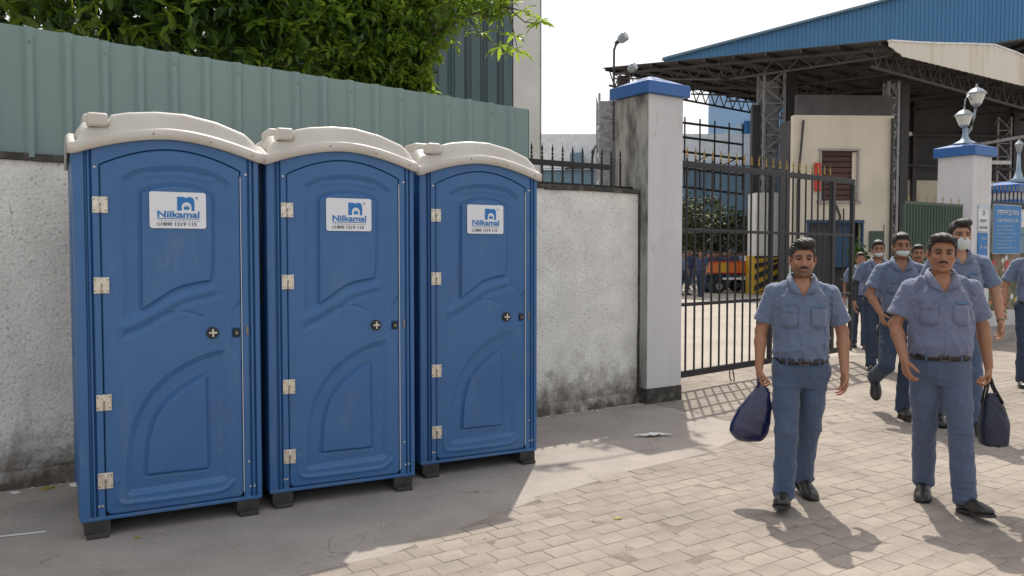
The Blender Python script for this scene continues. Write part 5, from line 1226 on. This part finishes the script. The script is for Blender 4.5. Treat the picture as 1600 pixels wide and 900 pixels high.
    E_((0, .022, .038), (.076*fw_, .093, .080), .02); E_((0, -.028, -.028), (.0585*fw_, .066, .084), .025)
    E_((0, -.042, -.082), (.037*fw_, .040, .028), .018); E_((0, -.074, -.094), (.020, .018, .016), .018)
    for sx in (-1, 1):
        Cn((sx*.055*fw_, .0, -.035), (sx*.029*fw_, -.050, -.090), .020, .016, .018)      # jaw line
        E_((sx*.042*fw_, -.070, -.018), (.020, .016, .015), .016)                    # cheek bone
        E_((sx*.0315, -.099, .008), (.018, .014, .0115), .008, 'sub')               # eye socket
        E_((sx*.031, -.0755, .006), (.0145, .0125, .0125), .003)                    # closed lid volume
        E_((sx*.079*fw_, .012, -.004), (.0085, .018, .031), .006); E_((sx*.087*fw_, .006, .002), (.0035, .009, .016), .003, 'sub')
        Cn((sx*.012, -.0895, .027), (sx*.046, -.076, .025), .0085, .007, .010)      # brow
        E_((sx*.0125, -.100, -.0335), (.0085, .010, .0075), .005)                   # nostril wing
    Cn((0, -.088, .016), (0, -.108, -.026), .0085, .0120, .008); E_((0, -.110, -.029), (.0115, .010, .009), .005)
    E_((0, -.086, -.058), (.028, .016, .020), .012)
    Cn((-.021, -.092, -.0585), (0, -.1015, -.0555), .0040, .0055, .004); Cn((.021, -.092, -.0585), (0, -.1015, -.0555), .0040, .0055, .004)
    Cn((-.017, -.092, -.066), (.017, -.092, -.066), .0050, .0050, .005); Cn((-.012, -.0965, -.0665), (.012, -.0965, -.0665), .0055, .0055, .004)
    Cn((-.024, -.103, -.0622), (.024, -.103, -.0622), .0018, .0018, .002, 'sub'); E_((0, -.095, -.080), (.018, .006, .006), .006, 'sub')
    V, Q = F.mesh()
    # colour of skin regions
    Lh = (V-HC)@HR; C = np.tile(sk, (len(V), 1)); x, y, z = Lh.T; hd = z > -.13
    def mixc(m, c, a): 
        nonlocal C; m = (np.clip(m, 0, 1)*a)[:, None]; C = C*(1-m)+np.array(c)*m
    ax_ = np.abs(x); front = hd & (y < -.03)
    if detail:
        mixc(front*np.exp(-((ax_-.031)/.021)**4-((z-.006)/.012)**2), sk*.5, .6); mixc(front*np.exp(-((ax_-.031)/.016)**4-((z-.0115)/.0042)**2), (.010, .007, .005), 1.0)                     # eye area: socket shade put into the skin colour, dark lash line
        mixc(front*np.exp(-((ax_-.030)/.0205)**4-((z-.0285+9*(ax_-.030)**2)/.0068)**4), (.010, .007, .006), g('brow', 1.0))
        mixc(front*np.exp(-(ax_/.0235)**4-((z+.061)/.0085)**2), (.20, .075, .06), .75)
        mixc(front*(ax_ > .004)*(ax_ < .018)*np.exp(-((z+.040)/.003)**2-((ax_-.009)/.005)**2), (.05, .02, .015), .8)
        bd_ = g('stubble', .3)
        beard = hd*(1/(1+np.exp((z+.040+.25*np.maximum(0, ax_-.02))/.006)))*(y < .03)*(z > -.115)*(1-np.exp(-(ax_/.025)**4-((z+.061)/.009)**2)*(y < -.07))
        mixc(beard, (.035, .025, .020), bd_); mixc(front*(y < -.07)*np.exp(-(ax_/.028)**4-((z+.047)/.006)**2), (.03, .02, .016), min(1, bd_*1.6))
        mixc(hd*(np.exp(-((ax_-.045)/.02)**2-((z+.022)/.02)**2)), sk*[1.12, 1.0, .95], .4)
    if 'sleeve_dark' in P:
        i = P['sleeve_dark']; el, wr = np.array(arms[i][0]), np.array(arms[i][1]); e = wr-el; t = ((V-el)@e)/(e@e); dd = np.linalg.norm(V-el-np.clip(t, 0, 1)[:, None]*e, axis=1); mixc(((t < .93) & (dd < .07)).astype(float), (.02, .022, .03), 1)
    bo = link('body', np_mesh('body', V, Q, M['skin'], True, C), root)
    # eyes
    if detail:
        for sx in (-1, 1):
            mb = MB(); n = 12; v = []; f = []; col = []
            for i in range(9):
                th = math.pi*i/8
                for k in range(n): a = 2*math.pi*k/n; v.append((math.sin(th)*math.cos(a), -math.cos(th), math.sin(th)*math.sin(a))); col.append((.01, .008, .007) if i <= 2 else (.05, .026, .014) if i == 3 else (.36, .32, .29))
            f = [(i*n+k, (i+1)*n+k, (i+1)*n+(k+1) % n, i*n+(k+1) % n) for i in range(8) for k in range(n)]
            e = link('eye', np_mesh('eye', np.array(v)*[.0125, .0088, .0052], f, M['eyew'], True, np.array(col)), root, hp((sx*.031, -.0822, .0055))); e.rotation_euler = R0.to_euler()
    # ---- hair
    hh = max(h, .004); H_ = Field(HC-.16, HC+.16, hh)
    hs = g('hair', 'short'); top = g('hair_top', .0)
    H_.ell(hp((0, .024, .044)), np.array((.0835*fw_, .101, .088+top)), .01, R=HR)
    if hs == 'quiff': H_.ell(hp((.012, -.045, .112)), (.062, .050, .030), .03, R=HR); H_.ell(hp((.02, -.07, .100)), (.045, .030, .022), .02, R=HR)
    if hs == 'side': H_.ell(hp((-.020, -.050, .104)), (.058, .042, .024), .025, R=HR); H_.ell(hp((.035, -.06, .092)), (.040, .030, .020), .02, R=HR)
    if hs == 'short': H_.ell(hp((0, -.045, .098)), (.060, .040, .022), .02, R=HR)
    sl, X, Y, Z = H_.blk(H_.lo, H_.lo+H_.h*H_.n, 0); rel = [X-HC[0], Y-HC[1], Z-HC[2]]
    lx, ly, lz = (rel[0]*HR[0, i]+rel[1]*HR[1, i]+rel[2]*HR[2, i] for i in range(3))
    hl = g('hairline', .066); zl = hl-.045*np.clip((np.abs(lx)-.045)/.03, 0, 1)
    d = np.maximum(ly+.030, lz-zl)                         # in front of the ears and under the hairline
    d2 = np.maximum(np.maximum(ly-.035, -(ly+.06)), lz-.012)        # around the ears
    d3 = lz+.062+.3*(ly-.1)*-1*0
    cut = np.minimum(np.minimum(d, d2+.0), d3)
    H_.v = np.maximum(H_.v, -cut).astype(np.float32)
    if detail: H_.warp(lambda X, Y, Z: .0016*np.sin(X*420+Y*130+6*np.sin(Z*60))+.0012*np.sin((X-.3*Y)*170+4*np.sin(Y*50)+Z*90)+.0015*np.sin(Z*300+X*200))
    V, Q = H_.mesh(); link('hair', np_mesh('hair', V, Q, M['hair']), root)
    if g('moustache'):
        m = Field(HC-.14, HC+.05, .0035); 
        for sx in (-1, 1): m.cone(hp((sx*.003, -.1015, -.0445)), hp((sx*.020, -.098, -.0485)), .0052, .0050, .003); m.cone(hp((sx*.020, -.098, -.0485)), hp((sx*.030, -.088, -.057)), .0046, .0025, .003)
        V, Q = m.mesh(); link('moustache', np_mesh('moustache', V, Q, M['hair']), root)
    if g('mask'):
        m = Field(HC-.15, HC+.06, .0045); up = .0 if g('mask') == 'full' else -.028
        m.ell(hp((0, -.050, -.055)), (.056, .062, .050+(.014 if up == 0 else -.012)), .01, R=HR); m.ell(hp((0, -.090, -.045+up*.5)), (.026, .028, .030), .02, R=HR)
        sl, X, Y, Z = m.blk(m.lo, m.lo+m.h*m.n, 0); lz = (X-HC[0])*HR[0, 2]+(Y-HC[1])*HR[1, 2]+(Z-HC[2])*HR[2, 2]; ly = (X-HC[0])*HR[0, 1]+(Y-HC[1])*HR[1, 1]+(Z-HC[2])*HR[2, 1]
        m.v = np.maximum(m.v, np.maximum(lz+.012-up-.0*ly, ly+.035)).astype(np.float32); V, Q = m.mesh(); mo = link('face_mask', np_mesh('face_mask', V, Q, M['mask']), root)
        MB().tube([hp((-.05, -.055, -.04)), hp((-.079*fw_, .0, -.01)), hp((-.08*fw_, .022, -.01))], .002, 5).tube([hp((.05, -.055, -.04)), hp((.079*fw_, .0, -.01)), hp((.08*fw_, .022, -.01))], .002, 5).build('ear_loop', M['mask'], mo)
    # ---- shirt
    B = belly; bz = g('beltz', .935)
    T = [(bz-.012, 0, 0, .163+B*.3, .112+B*.5), (bz+.02, 0, -.004-B*.4, .180+B*.45, .124+B*.6), (bz+.07, 0, lean*.15-.006-B*.5, .186+B*.5, .127+B*.75), (1.10, 0, lean*.3-B*.4, .182+B*.4, .120+B*.6), (1.20, 0, lean*.55-B*.2, .186+B*.2, .119+B*.3), (1.30, 0, lean*.85, .186, .116), (1.36, 0, lean, .150, .104), (1.41, 0, lean+.004, .100, .084), (1.455, 0, lean+.01, .066, .064)]
    F = Field((min(xs+[-.3])-.12, min(ys+[-.2])-.12, bz-.03), (max(xs+[.3])+.12, .28, 1.52), hc)
    F.loft(T, .02, p=2.15)
    for i in (0, 1):
        sx = (-1, 1)[i]; F.cone((sx*.05, lean+.014, 1.418), shj[i]+[-sx*.014, 0, .006], .040, .052, .03)
        el = np.array(arms[i][0]); e = shj[i]+(el-shj[i])*g('slv', .78); d = vn(e-shj[i])
        F.cone(shj[i]-[sx*.004, 0, .006], e, .058, .070, .022, clip=True)
        o = np.array([0, 0, 0]); F.cone(e-d*.022, e, .0718, .0732, .002, clip=True)
    # V neck opening
    sl, X, Y, Z = F.blk((-.12, -.2+lean, 1.33), (.12, .2, 1.52), 0); dv = np.maximum(np.abs(X)-(Z-1.332)*.50, Y-(lean-.02)); dn = np.sqrt(X**2+(Y-lean-.012)**2)-.060; dn = np.maximum(dn, 1.43-Z)
    F.v[sl] = np.maximum(F.v[sl], -np.minimum(dv, dn)).astype(np.float32)
    if detail:
        w1 = wrink(g('seed', 1), .0105, 26, (1, .6, .6)); w2 = wrink(g('seed', 1)+9, .011, 22, (.9, .6, 1.5))
        def wf(X, Y, Z):
            side = np.clip(np.abs(X)/.15, 0, 1.6); low = np.clip((1.08-Z)/.14, 0, 1)
            pl = .0035*np.exp(-((X-.004)/.004)**2)*(Y < -.03)*(Z < 1.36) - .003*np.exp(-((X+.016)/.003)**2)*(Y < -.03)
            arm = np.exp(-((np.abs(X)-.165)/.03)**2-((Z-1.30)/.07)**2)*.004*np.sin(Z*150+np.abs(X)*120)
            fade = 1-.65*np.clip((np.abs(X)-.17)/.05, 0, 1); return -(w1(X, Y, Z)*(.55+.45*side)+w2(X, Y, Z)*(.35+.9*low))*fade - pl - arm*.7
        F.warp(wf)
    V, Q = F.mesh(); st = link('shirt', np_mesh('shirt', V, Q, M[g('shirt', 'shirt')]), root)
    def fy(x, z):        # front surface of the shirt
        Tn = np.array(T); I = lambda j: np.interp(z, Tn[:, 0], Tn[:, j]); return I(2)-I(4)*max(.02, 1-abs(x/I(3))**2.15)**(1/2.15)
    def patch(nm, x0, x1, z0, z1, off, mt, nx=7, nz=6, point=0):
        v = []
        for k in range(nz):
            for i in range(nx):
                x = x0+(x1-x0)*i/(nx-1); z = z0+(z1-z0)*k/(nz-1)
                if k == 0: z -= point*(1-abs(2*i/(nx-1)-1))
                v.append((x, fy(x, z)-off, z))
        q = [(k*nx+i, k*nx+i+1, (k+1)*nx+i+1, (k+1)*nx+i) for k in range(nz-1) for i in range(nx-1)]
        o = link(nm, np_mesh(nm, v, q, mt), root); o.modifiers.new('s', 'SOLIDIFY').thickness = -.004; return o
    sm_ = M[g('shirt', 'shirt')]
    # collar
    for sx in (-1, 1):
        I = [(0, .072, 1.492), (sx*.040, .060, 1.490), (sx*.066, .018, 1.482), (sx*.062, -.030, 1.462), (sx*.042, -.066, 1.420), (sx*.010, -.098, 1.352)]
        O = [(0, .098, 1.452), (sx*.055, .086, 1.450), (sx*.086, .028, 1.452), (sx*.092, -.038, 1.440), (sx*.086, -.094, 1.382), (sx*.018, -.108, 1.350)]
        Mi = [((a[0]*.75+b[0]*.25)*1.04, (a[1]*.6+b[1]*.4)*1.06, a[2]*.85+b[2]*.15+.006) for a, b in zip(I, O)]
        rows = [I, Mi, O]; v = [(p[0]*1.06, p[1]*1.10+lean, p[2]-.004) for r_ in rows for p in r_]
        q = [(r_*6+i, r_*6+i+1, (r_+1)*6+i+1, (r_+1)*6+i) for r_ in range(2) for i in range(5)]
        if sx < 0: q = [t[::-1] for t in q]
        o = link('collar', np_mesh('collar', v, q, sm_), root); o.modifiers.new('s', 'SOLIDIFY').thickness = .005
    if detail:
        patch('pocket', -.135, -.040, 1.150, 1.255, .0018, sm_, point=.018); patch('pocket_flap', -.139, -.036, 1.238, 1.270, .0042, sm_, point=.012)
        patch('pocket', .045, .140, 1.150, 1.262, .0018, sm_, point=.018)
        patch('embroidery', .062, .128, 1.268, 1.279, .006, M['cyan'], 5, 3)
        for z in (1.32, 1.23, 1.14, 1.05, .97):
            b = MB().tube([(.006, fy(.006, z)-.004, z), (.006, fy(.006, z)-.009, z)], .0055, 8).build('button', M['shirt2'], root)
        b = MB().tube([(-.088, fy(-.088, 1.245)-.010, 1.238), (-.088, fy(-.088, 1.245)-.014, 1.238)], .0045, 8).build('button', M['printk'], root)
    # ---- trousers
    z0 = min(a[2] for a in ank)-.03
    F = Field((-.26, min(ys+[-.2])-.2, max(0, z0-.05)), (.26, max(ys+[.2])+.2, bz+.03), hc*1.08)
    F.loft([(hipz-.13, 0, .004, .150, .100), (hipz-.05, 0, .006, .170+B*.2, .118+B*.2), (bz-.03, 0, 0, .165+B*.3, .114+B*.45), (bz+.008, 0, 0, .161+B*.3, .110+B*.5)], .02, p=2.2)
    for i in (0, 1):
        H0 = hipj[i]; K = kn[i]; A = ank[i]; dn = vn(A-K); hem = A+dn*g('hem', .045); mid = H0+(K-H0)*.55
        F.cone(H0+[0, 0, .02], mid, .096, .085, .025); F.cone(mid, K, .085, .073, .02); cm = K+(hem-K)*.5+[0, .012, 0]
        F.cone(K, cm, .073, .070, .02); F.cone(cm, hem, .070, .073, .02, clip=True); F.cone(hem-dn*.025, hem, .0735, .074, .002, clip=True)
    if detail:
        w1 = wrink(g('seed', 1)+20, .0085, 26, (.8, .7, .8)); w2 = wrink(g('seed', 1)+31, .011, 36, (.4, .4, 1.7))
        def wf(X, Y, Z):
            kz = kn[0][2]; near = np.exp(-((Z-kz)/.09)**2)*.55+np.clip((.26-Z)/.18, 0, 1)*1.0+np.exp(-((Z-hipz+.10)/.07)**2)*.7
            crease = .002*np.exp(-((np.abs(X)-.09)/.006)**2)*(Y < 0)
            fly = .0025*np.exp(-((X-.006)/.005)**2)*(Z > hipz-.12)*(Y < 0)
            return -(w1(X, Y, Z)*.65+w2(X, Y, Z)*near*.65)-crease-fly
        F.warp(wf)
    V, Q = F.mesh(); tro = link('trousers', np_mesh('trousers', V, Q, M[g('trouser', 'trouser')]), root)
    # ---- belt
    n = 40; mb = MB(); rx, ry = .1675+B*.3, .117+B*.5
    for k, (rr2, z) in enumerate([(0, bz-.019), (.004, bz-.018), (.004, bz+.018), (0, bz+.019)]):
        for i in range(n):
            a = 2*math.pi*i/n; ca, sa = math.cos(a), math.sin(a); rr3 = (abs(ca)**2.2+abs(sa)**2.2)**(-1/2.2); mb.v.append(((rx+rr2)*ca*rr3, (ry+rr2)*sa*rr3, z))
    mb.f = [(k*n+i, k*n+(i+1) % n, (k+1)*n+(i+1) % n, (k+1)*n+i) for k in range(3) for i in range(n)]
    bl = mb.build('belt', M['belt'], root, smooth=True)
    if detail:
        MB().box((.004, -ry-.007, bz+.014), (.05, .005, .005)).box((.004, -ry-.007, bz-.014), (.05, .005, .005)).box((.029, -ry-.006, bz), (.005, .005, .032)).box((-.021, -ry-.006, bz), (.005, .005, .032)).build('buckle', M['buckle'], bl)
        for a in (-.10, .10): MB().box((a, -ry*(1-abs(a/rx)**2.2)**(1/2.2)-.005, bz), (.012, .006, .048)).build('belt_loop', M[g('trouser', 'trouser')], root)
    # ---- shoes
    for i, f in enumerate(feet):
        S_ = Field((-.08, -.25, -.03), (.08, .14, .13), .005 if detail else .009)
        S_.ell((0, .035, .040), (.037, .050, .036), .02); S_.cone((0, .02, .05), (0, -.09, .036), .036, .036, .02); S_.ell((0, -.12, .030), (.045, .075, .030), .02)
        S_.cone((0, .02, .06), (0, .01, .105), .040, .040, .015); S_.ell((0, .02, .118), (.03, .034, .018), .006, 'sub')
        S_.v = np.maximum(S_.v, (.010-(S_.lo[2]+S_.h*np.arange(S_.n[2])))[None, None, :]).astype(np.float32)
        V, Q = S_.mesh(); Rm = Matrix.Rotation(f[4], 3, 'Z') @ Matrix.Rotation(f[3], 3, 'X'); Rn = np.array(Rm)
        o_ = np.array([f[0], f[1], f[2]]); piv = np.array([0, -.13, .0]) if f[3] > 0 else np.array([0, .07, 0]); tr = lambda v: ((np.array(v)-piv)@Rn.T)*1.08*np.array([1.05, 1, 1])+piv+o_
        s1_ = link('shoe', np_mesh('shoe', tr(V), Q, M['leather']), root)
        out = [(.036*math.cos(a), .035+.052*math.sin(a)) for a in [math.pi*k/8 for k in range(9)]]+[(-.040, -.02), (-.034, -.06), (-.046, -.12)]+[(.047*math.cos(a), -.125+.078*math.sin(a)) for a in [math.pi+math.pi*k/8 for k in range(9)]]+[(.046, -.12), (.034, -.06), (.038, -.02)]
        m = MB().prism(out, .0, .016); m.v = [tuple(p) for p in tr(m.v)]; fixnormals(m.build('sole', M['feet'], s1_))
        if detail:
            m = MB()
            for k in range(4): m.tube([(-.016, -.045-.018*k, .080-.006*k), (0, -.047-.018*k, .086-.0065*k), (.016, -.045-.018*k, .080-.006*k)], .0025, 5)
            m.v = [tuple(p) for p in tr(m.v)]; m.build('laces', M['blackp'], s1_)
    if g('bracelet') is not None:
        i = g('bracelet'); el, wr = np.array(arms[i][0]), np.array(arms[i][1]); d = vn(wr-el); MB().tube([wr-d*.012, wr-d*.002], .031, 12).build('wristband', M['buckle' if g('metal') else 'red'], root)
    return root
ng = 'workers walking out through the gate'
DN = (0, 0, -1)
# ---------------------------------------------------------------- the workers in the foreground
man1 = person('person', 'bearded man in blue grey uniform with swept back hair, carrying a glossy navy bag', (1.812, 5.12, 0), rad(-11), .965,
    dict(feet=[(-.105, -.21, .0, -.20, -.22), (.078, .175, 0, .30, .28)], sh=.180, hipz=.875, beltz=.918, hair='quiff', hair_top=.004, stubble=.60, moustache=True, skin=(.30, .155, .092), seed=3, hz=-.005, head_yaw=rad(-2), head_pitch=rad(2),
         arms=[((-.247, .03, 1.105), (-.262, -.03, .865), (0.03, -.02, -1), (1, 0.1, 0), 1.25), ((.262, .04, 1.105), (.262, -.05, .855), (-.04, -.10, -1), (-1, -.35, 0), .62)],
         thumb=[(0, -1, 0), (0, -1, 0)], group=ng), h=.0042, hc=.006)
man2 = person('person', 'older moustached man in blue grey uniform with side parted hair, holding a black bag', (2.65, 5.06, 0), rad(-14), .985,
    dict(feet=[(-.075, .15, 0, .30, -.25), (.10, -.22, .0, -.16, .34)], sh=.180, hipz=.885, beltz=.935, belly=.015, hair='side', hairline=.074, hair_top=.0, stubble=.10, moustache=True, skin=(.27, .135, .078), seed=5, face_w=1.03, head_yaw=rad(-8), head_roll=rad(2), head_pitch=rad(3),
         arms=[((-.262, -.01, 1.13), (-.238, -.175, .925), (.10, -.30, -.95), (.95, .25, 0), .85), ((.258, .05, 1.12), (.284, .01, .875), (-.02, -.02, -1), (-1, .1, 0), 1.25)],
         thumb=[(0, -1, 0), (0, -1, 0)], group=ng, shirt='shirt2', trouser='trouser2'), h=.0042, hc=.006)
man3 = person('person', 'striding man with white mask, dark trousers and rear foot lifted, left behind the moustached man', (3.75, 7.9, 0), rad(-14), 1.03,
    dict(feet=[(-.17, .30, .16, 1.0, 0), (.0, -.20, 0, -.1, .1)], hipz=.88, hair='short', hair_top=.006, mask='chin', skin=(.25, .125, .075), seed=7, stubble=.3,
         arms=[((-.27, -.03, 1.13), (-.20, -.20, .95), (.1, -.6, -.7), (1, 0, 0), .8), ((.27, .08, 1.13), (.27, .08, .88), DN, (-1, 0, 0), .6)], group=ng, trouser='navy'), h=.006, hc=.008)
man6 = person('person', 'tall man with white mask over nose and mouth, directly behind the moustached man', (3.95, 7.25, 0), rad(-10), 1.085,
    dict(feet=[(-.09, .16, 0, .2, 0), (.08, -.18, 0, -.1, .1)], sh=.19, hair='quiff', mask='full', skin=(.33, .185, .115), seed=9, stubble=.2, bracelet=1, metal=True,
         arms=[((-.26, .06, 1.12), (-.25, .1, .88), DN, (1, 0, 0), .6), ((.285, .0, 1.12), (.29, -.10, .89), (-.05, -.2, -1), (-1, -.3, 0), .5)], group=ng), h=.006, hc=.008)
man4 = person('person', 'slim man with white mask and a dark arm sleeve, walking beside the gate end', (4.91, 11.0, 0), rad(-16), 1.02,
    dict(feet=[(-.08, -.18, 0, -.1, 0), (.09, .20, .03, .4, 0)], hair='short', hair_top=.006, mask='chin', skin=(.27, .14, .085), seed=11, sleeve_dark=0,
         arms=[((-.27, .0, 1.11), (-.29, -.12, .88), (0, -.3, -1), (1, 0, 0), .7), ((.26, .05, 1.12), (.26, .05, .88), DN, (-1, 0, 0), .6)], group=ng, trouser='navy'), h=.0075, hc=.0095)
man5 = person('person', 'man with dark moustache, only his face showing between the masked and the moustached man', (5.30, 10.7, 0), rad(-20), .985,
    dict(feet=[(-.09, .18, 0, .2, 0), (.08, -.18, 0, 0, 0)], hair='short', moustache=True, skin=(.26, .135, .08), seed=13, 
         arms=[((-.26, .05, 1.12), (-.25, .05, .88), DN, (1, 0, 0), .6), ((.26, .05, 1.12), (.26, .05, .88), DN, (-1, 0, 0), .6)], group=ng, trouser='navy'), h=.0075, hc=.0095)
man7 = person('person', 'man in dark trousers with a wristband, cut off by the right edge of the picture', (6.12, 9.6, 0), rad(-20), 1.05,
    dict(feet=[(-.10, -.10, 0, 0, -.1), (.09, .16, 0, .2, 0)], hair='short', skin=(.30, .16, .095), seed=15, bracelet=0,
         arms=[((-.275, .03, 1.12), (-.30, -.05, .90), (-.05, -.1, -1), (1, -.3, 0), .5), ((.26, .05, 1.12), (.26, .05, .88), DN, (-1, 0, 0), .6)], group=ng, trouser='navy'), h=.006, hc=.008)
man8 = person('person', 'distant man whose head shows just left of the slim masked man', (5.78, 13.6, 0), rad(-15), .93,
    dict(feet=[(-.08, .15, 0, .1, 0), (.08, -.15, 0, 0, 0)], hair='short', skin=(.25, .13, .08), seed=17,
         arms=[((-.26, .05, 1.12), (-.25, .05, .88), DN, (1, 0, 0), .6), ((.26, .05, 1.12), (.26, .05, .88), DN, (-1, 0, 0), .6)], group=ng, trouser='navy'), h=.009, hc=.011, detail=False)

# ---- bags
def to_world(o, p): return Matrix.Translation(o.location) @ Matrix.Rotation(o.rotation_euler.z, 4, 'Z') @ (Vector(p)*o.scale[0])
h1 = to_world(man1, (-.262, -.045, .772)); 
F = Field((-.22, -.10, -.42), (.16, .10, .03), .0055)
F.loft([(-.375, -.055, 0, .075, .035), (-.352, -.058, 0, .100, .050), (-.31, -.060, 0, .124, .060), (-.22, -.040, 0, .118, .058), (-.12, -.010, 0, .085, .046), (-.05, .010, 0, .045, .028), (-.005, .008, 0, .020, .014)], .02, p=2.3)
F.cone((.045, 0, -.075), (.050, .0, -.045), .020, .012, .012)
sl_, X, Y, Z = F.blk(F.lo, F.lo+F.h*F.n, 0)
F.v = np.maximum(F.v, -(Z+.345-.28*(X+.08)*1.0)*-1*-1*0-10).astype(np.float32)
F.warp(lambda X, Y, Z: -wrink(50, .0030, 26, (1.2, 1.2, .5))(X, Y, Z))
V, Q = F.mesh(); bg1 = empty('shopping_bag', tuple(h1), rad(-8), 'glossy navy blue cloth bag gathered at the top, held by the bearded man', 'bag')
link('bag_body', np_mesh('bag_body', V, Q, M['bagnavy']), bg1)
MB().tube([(-.008, -.012, -.03), (-.012, -.022, .012), (-.002, -.008, .040), (.0, .012, .040), (.0, .024, .010), (.004, .014, -.03)], [.010, .008, .007, .007, .008, .010], 8).tube([(.045, 0, -.05), (.02, -.012, .0), (.005, -.012, .035), (.005, .010, .035), (.02, .02, .0), (.05, .01, -.05)], .006, 7).build('handle', M['bagnavy'], bg1, smooth=True)
MB().box((.050, -.004, -.055), (.022, .02, .018)).build('pale_knot', M['litter'], bg1, bevel=.005)
h2 = to_world(man2, (.288, .0, .782))
F = Field((-.14, -.10, -.44), (.20, .10, .03), .0055)
F.loft([(-.395, .030, 0, .066, .050), (-.37, .032, 0, .082, .060), (-.25, .030, 0, .084, .058), (-.16, .024, 0, .066, .042), (-.09, .020, 0, .042, .024), (-.07, .018, 0, .024, .012)], .02, p=2.8)
F.warp(lambda X, Y, Z: -wrink(61, .004, 30, (1, 1, .5))(X, Y, Z)); V, Q = F.mesh()
bg2 = empty('tote_bag', tuple(h2), rad(-10), 'black navy tote bag with looped handles, held by the moustached man on the right', 'bag')
link('bag_body', np_mesh('bag_body', V, Q, M['bagblack']), bg2)
MB().tube([(-.035, -.02, -.14), (-.018, -.022, -.05), (-.004, -.014, .03), (.004, .0, .035), (.02, -.018, -.03), (.070, -.028, -.13)], .0075, 7).tube([(-.035, .02, -.14), (-.018, .022, -.05), (-.004, .012, .03), (.004, .0, .038), (.02, .020, -.03), (.070, .026, -.13)], .0075, 7).build('handle', M['belt'], bg2, smooth=True)
MB().tube([(.0, -.032, -.10), (.055, -.045, -.15), (.088, -.05, -.20)], .0028, 6).build('zip', M['buckle'], bg2)

# ---- crowd far inside the yard: three kinds, then copies
cg = 'crowd of workers deep in the yard behind the gate bars'
def far(label, loc, yaw, sc, seed, tr):
    return person('person', label, loc, yaw, sc, dict(feet=[(-.09, .12, 0, .1, 0), (.09, -.12, 0, 0, 0)], skin=(.22, .12, .08), seed=seed, group=cg, trouser=tr, shirt=['navyshirt', 'shirt2', 'navyshirt'][seed % 3],
        arms=[((-.26, .05, 1.12), (-.24, -.05, .88), DN, (1, 0, 0), .6), ((.26, .05, 1.12), (.25, -.10, .90), DN, (-1, 0, 0), .6)]), h=.014, hc=.016, detail=False)
spots = [(1068, 31), (1080, 36), (1095, 30), (1101, 34), (1106, 33), (1124, 37), (1119, 36), (1147, 37), (1134, 35.5), (1163, 38), (1075, 41), (1106, 42), (1130, 43), (1150, 42), (1116, 35.5), (1088, 43), (1141, 39), (1060, 35), (1157, 43)]
places = ['nearest the left pillar', 'just inside the left pillar, farther back', 'in front of the left group', 'in the middle of the left group', 'standing left of the orange truck', 'behind the left end of the truck', 'close behind the orange truck boards', 'behind the truck middle', 'behind the right end of the truck', 'beside the striped base', 'far back behind the first bars', 'far back between second and fourth bars', 'far back above the truck left end', 'farthest back above the truck', 'just left of the truck, partly hidden', 'far back by the shelter left post', 'behind the truck under the shelter', 'right against the left gate pillar edge', 'farthest back beside the white column']
protos = []
for i, (px, Y) in enumerate(spots):
    x = (px-800)/1280*Y; lab = 'small distant worker in dark blue, '+places[i]
    yw = random.uniform(-1.2, 1.2)+(math.pi if i % 4 == 3 else 0)
    if i < 3: protos.append(far(lab, (x, Y, 0), yw, random.uniform(.93, 1.02), 70+i, ['navy', 'trouser', 'navy'][i]))
    else:
        c = copy_tree(protos[i % 3]); c.location = (x, Y, 0); c.rotation_euler = (0, 0, yw); c.scale = (random.uniform(.92, 1.03),)*3; c['label'] = lab
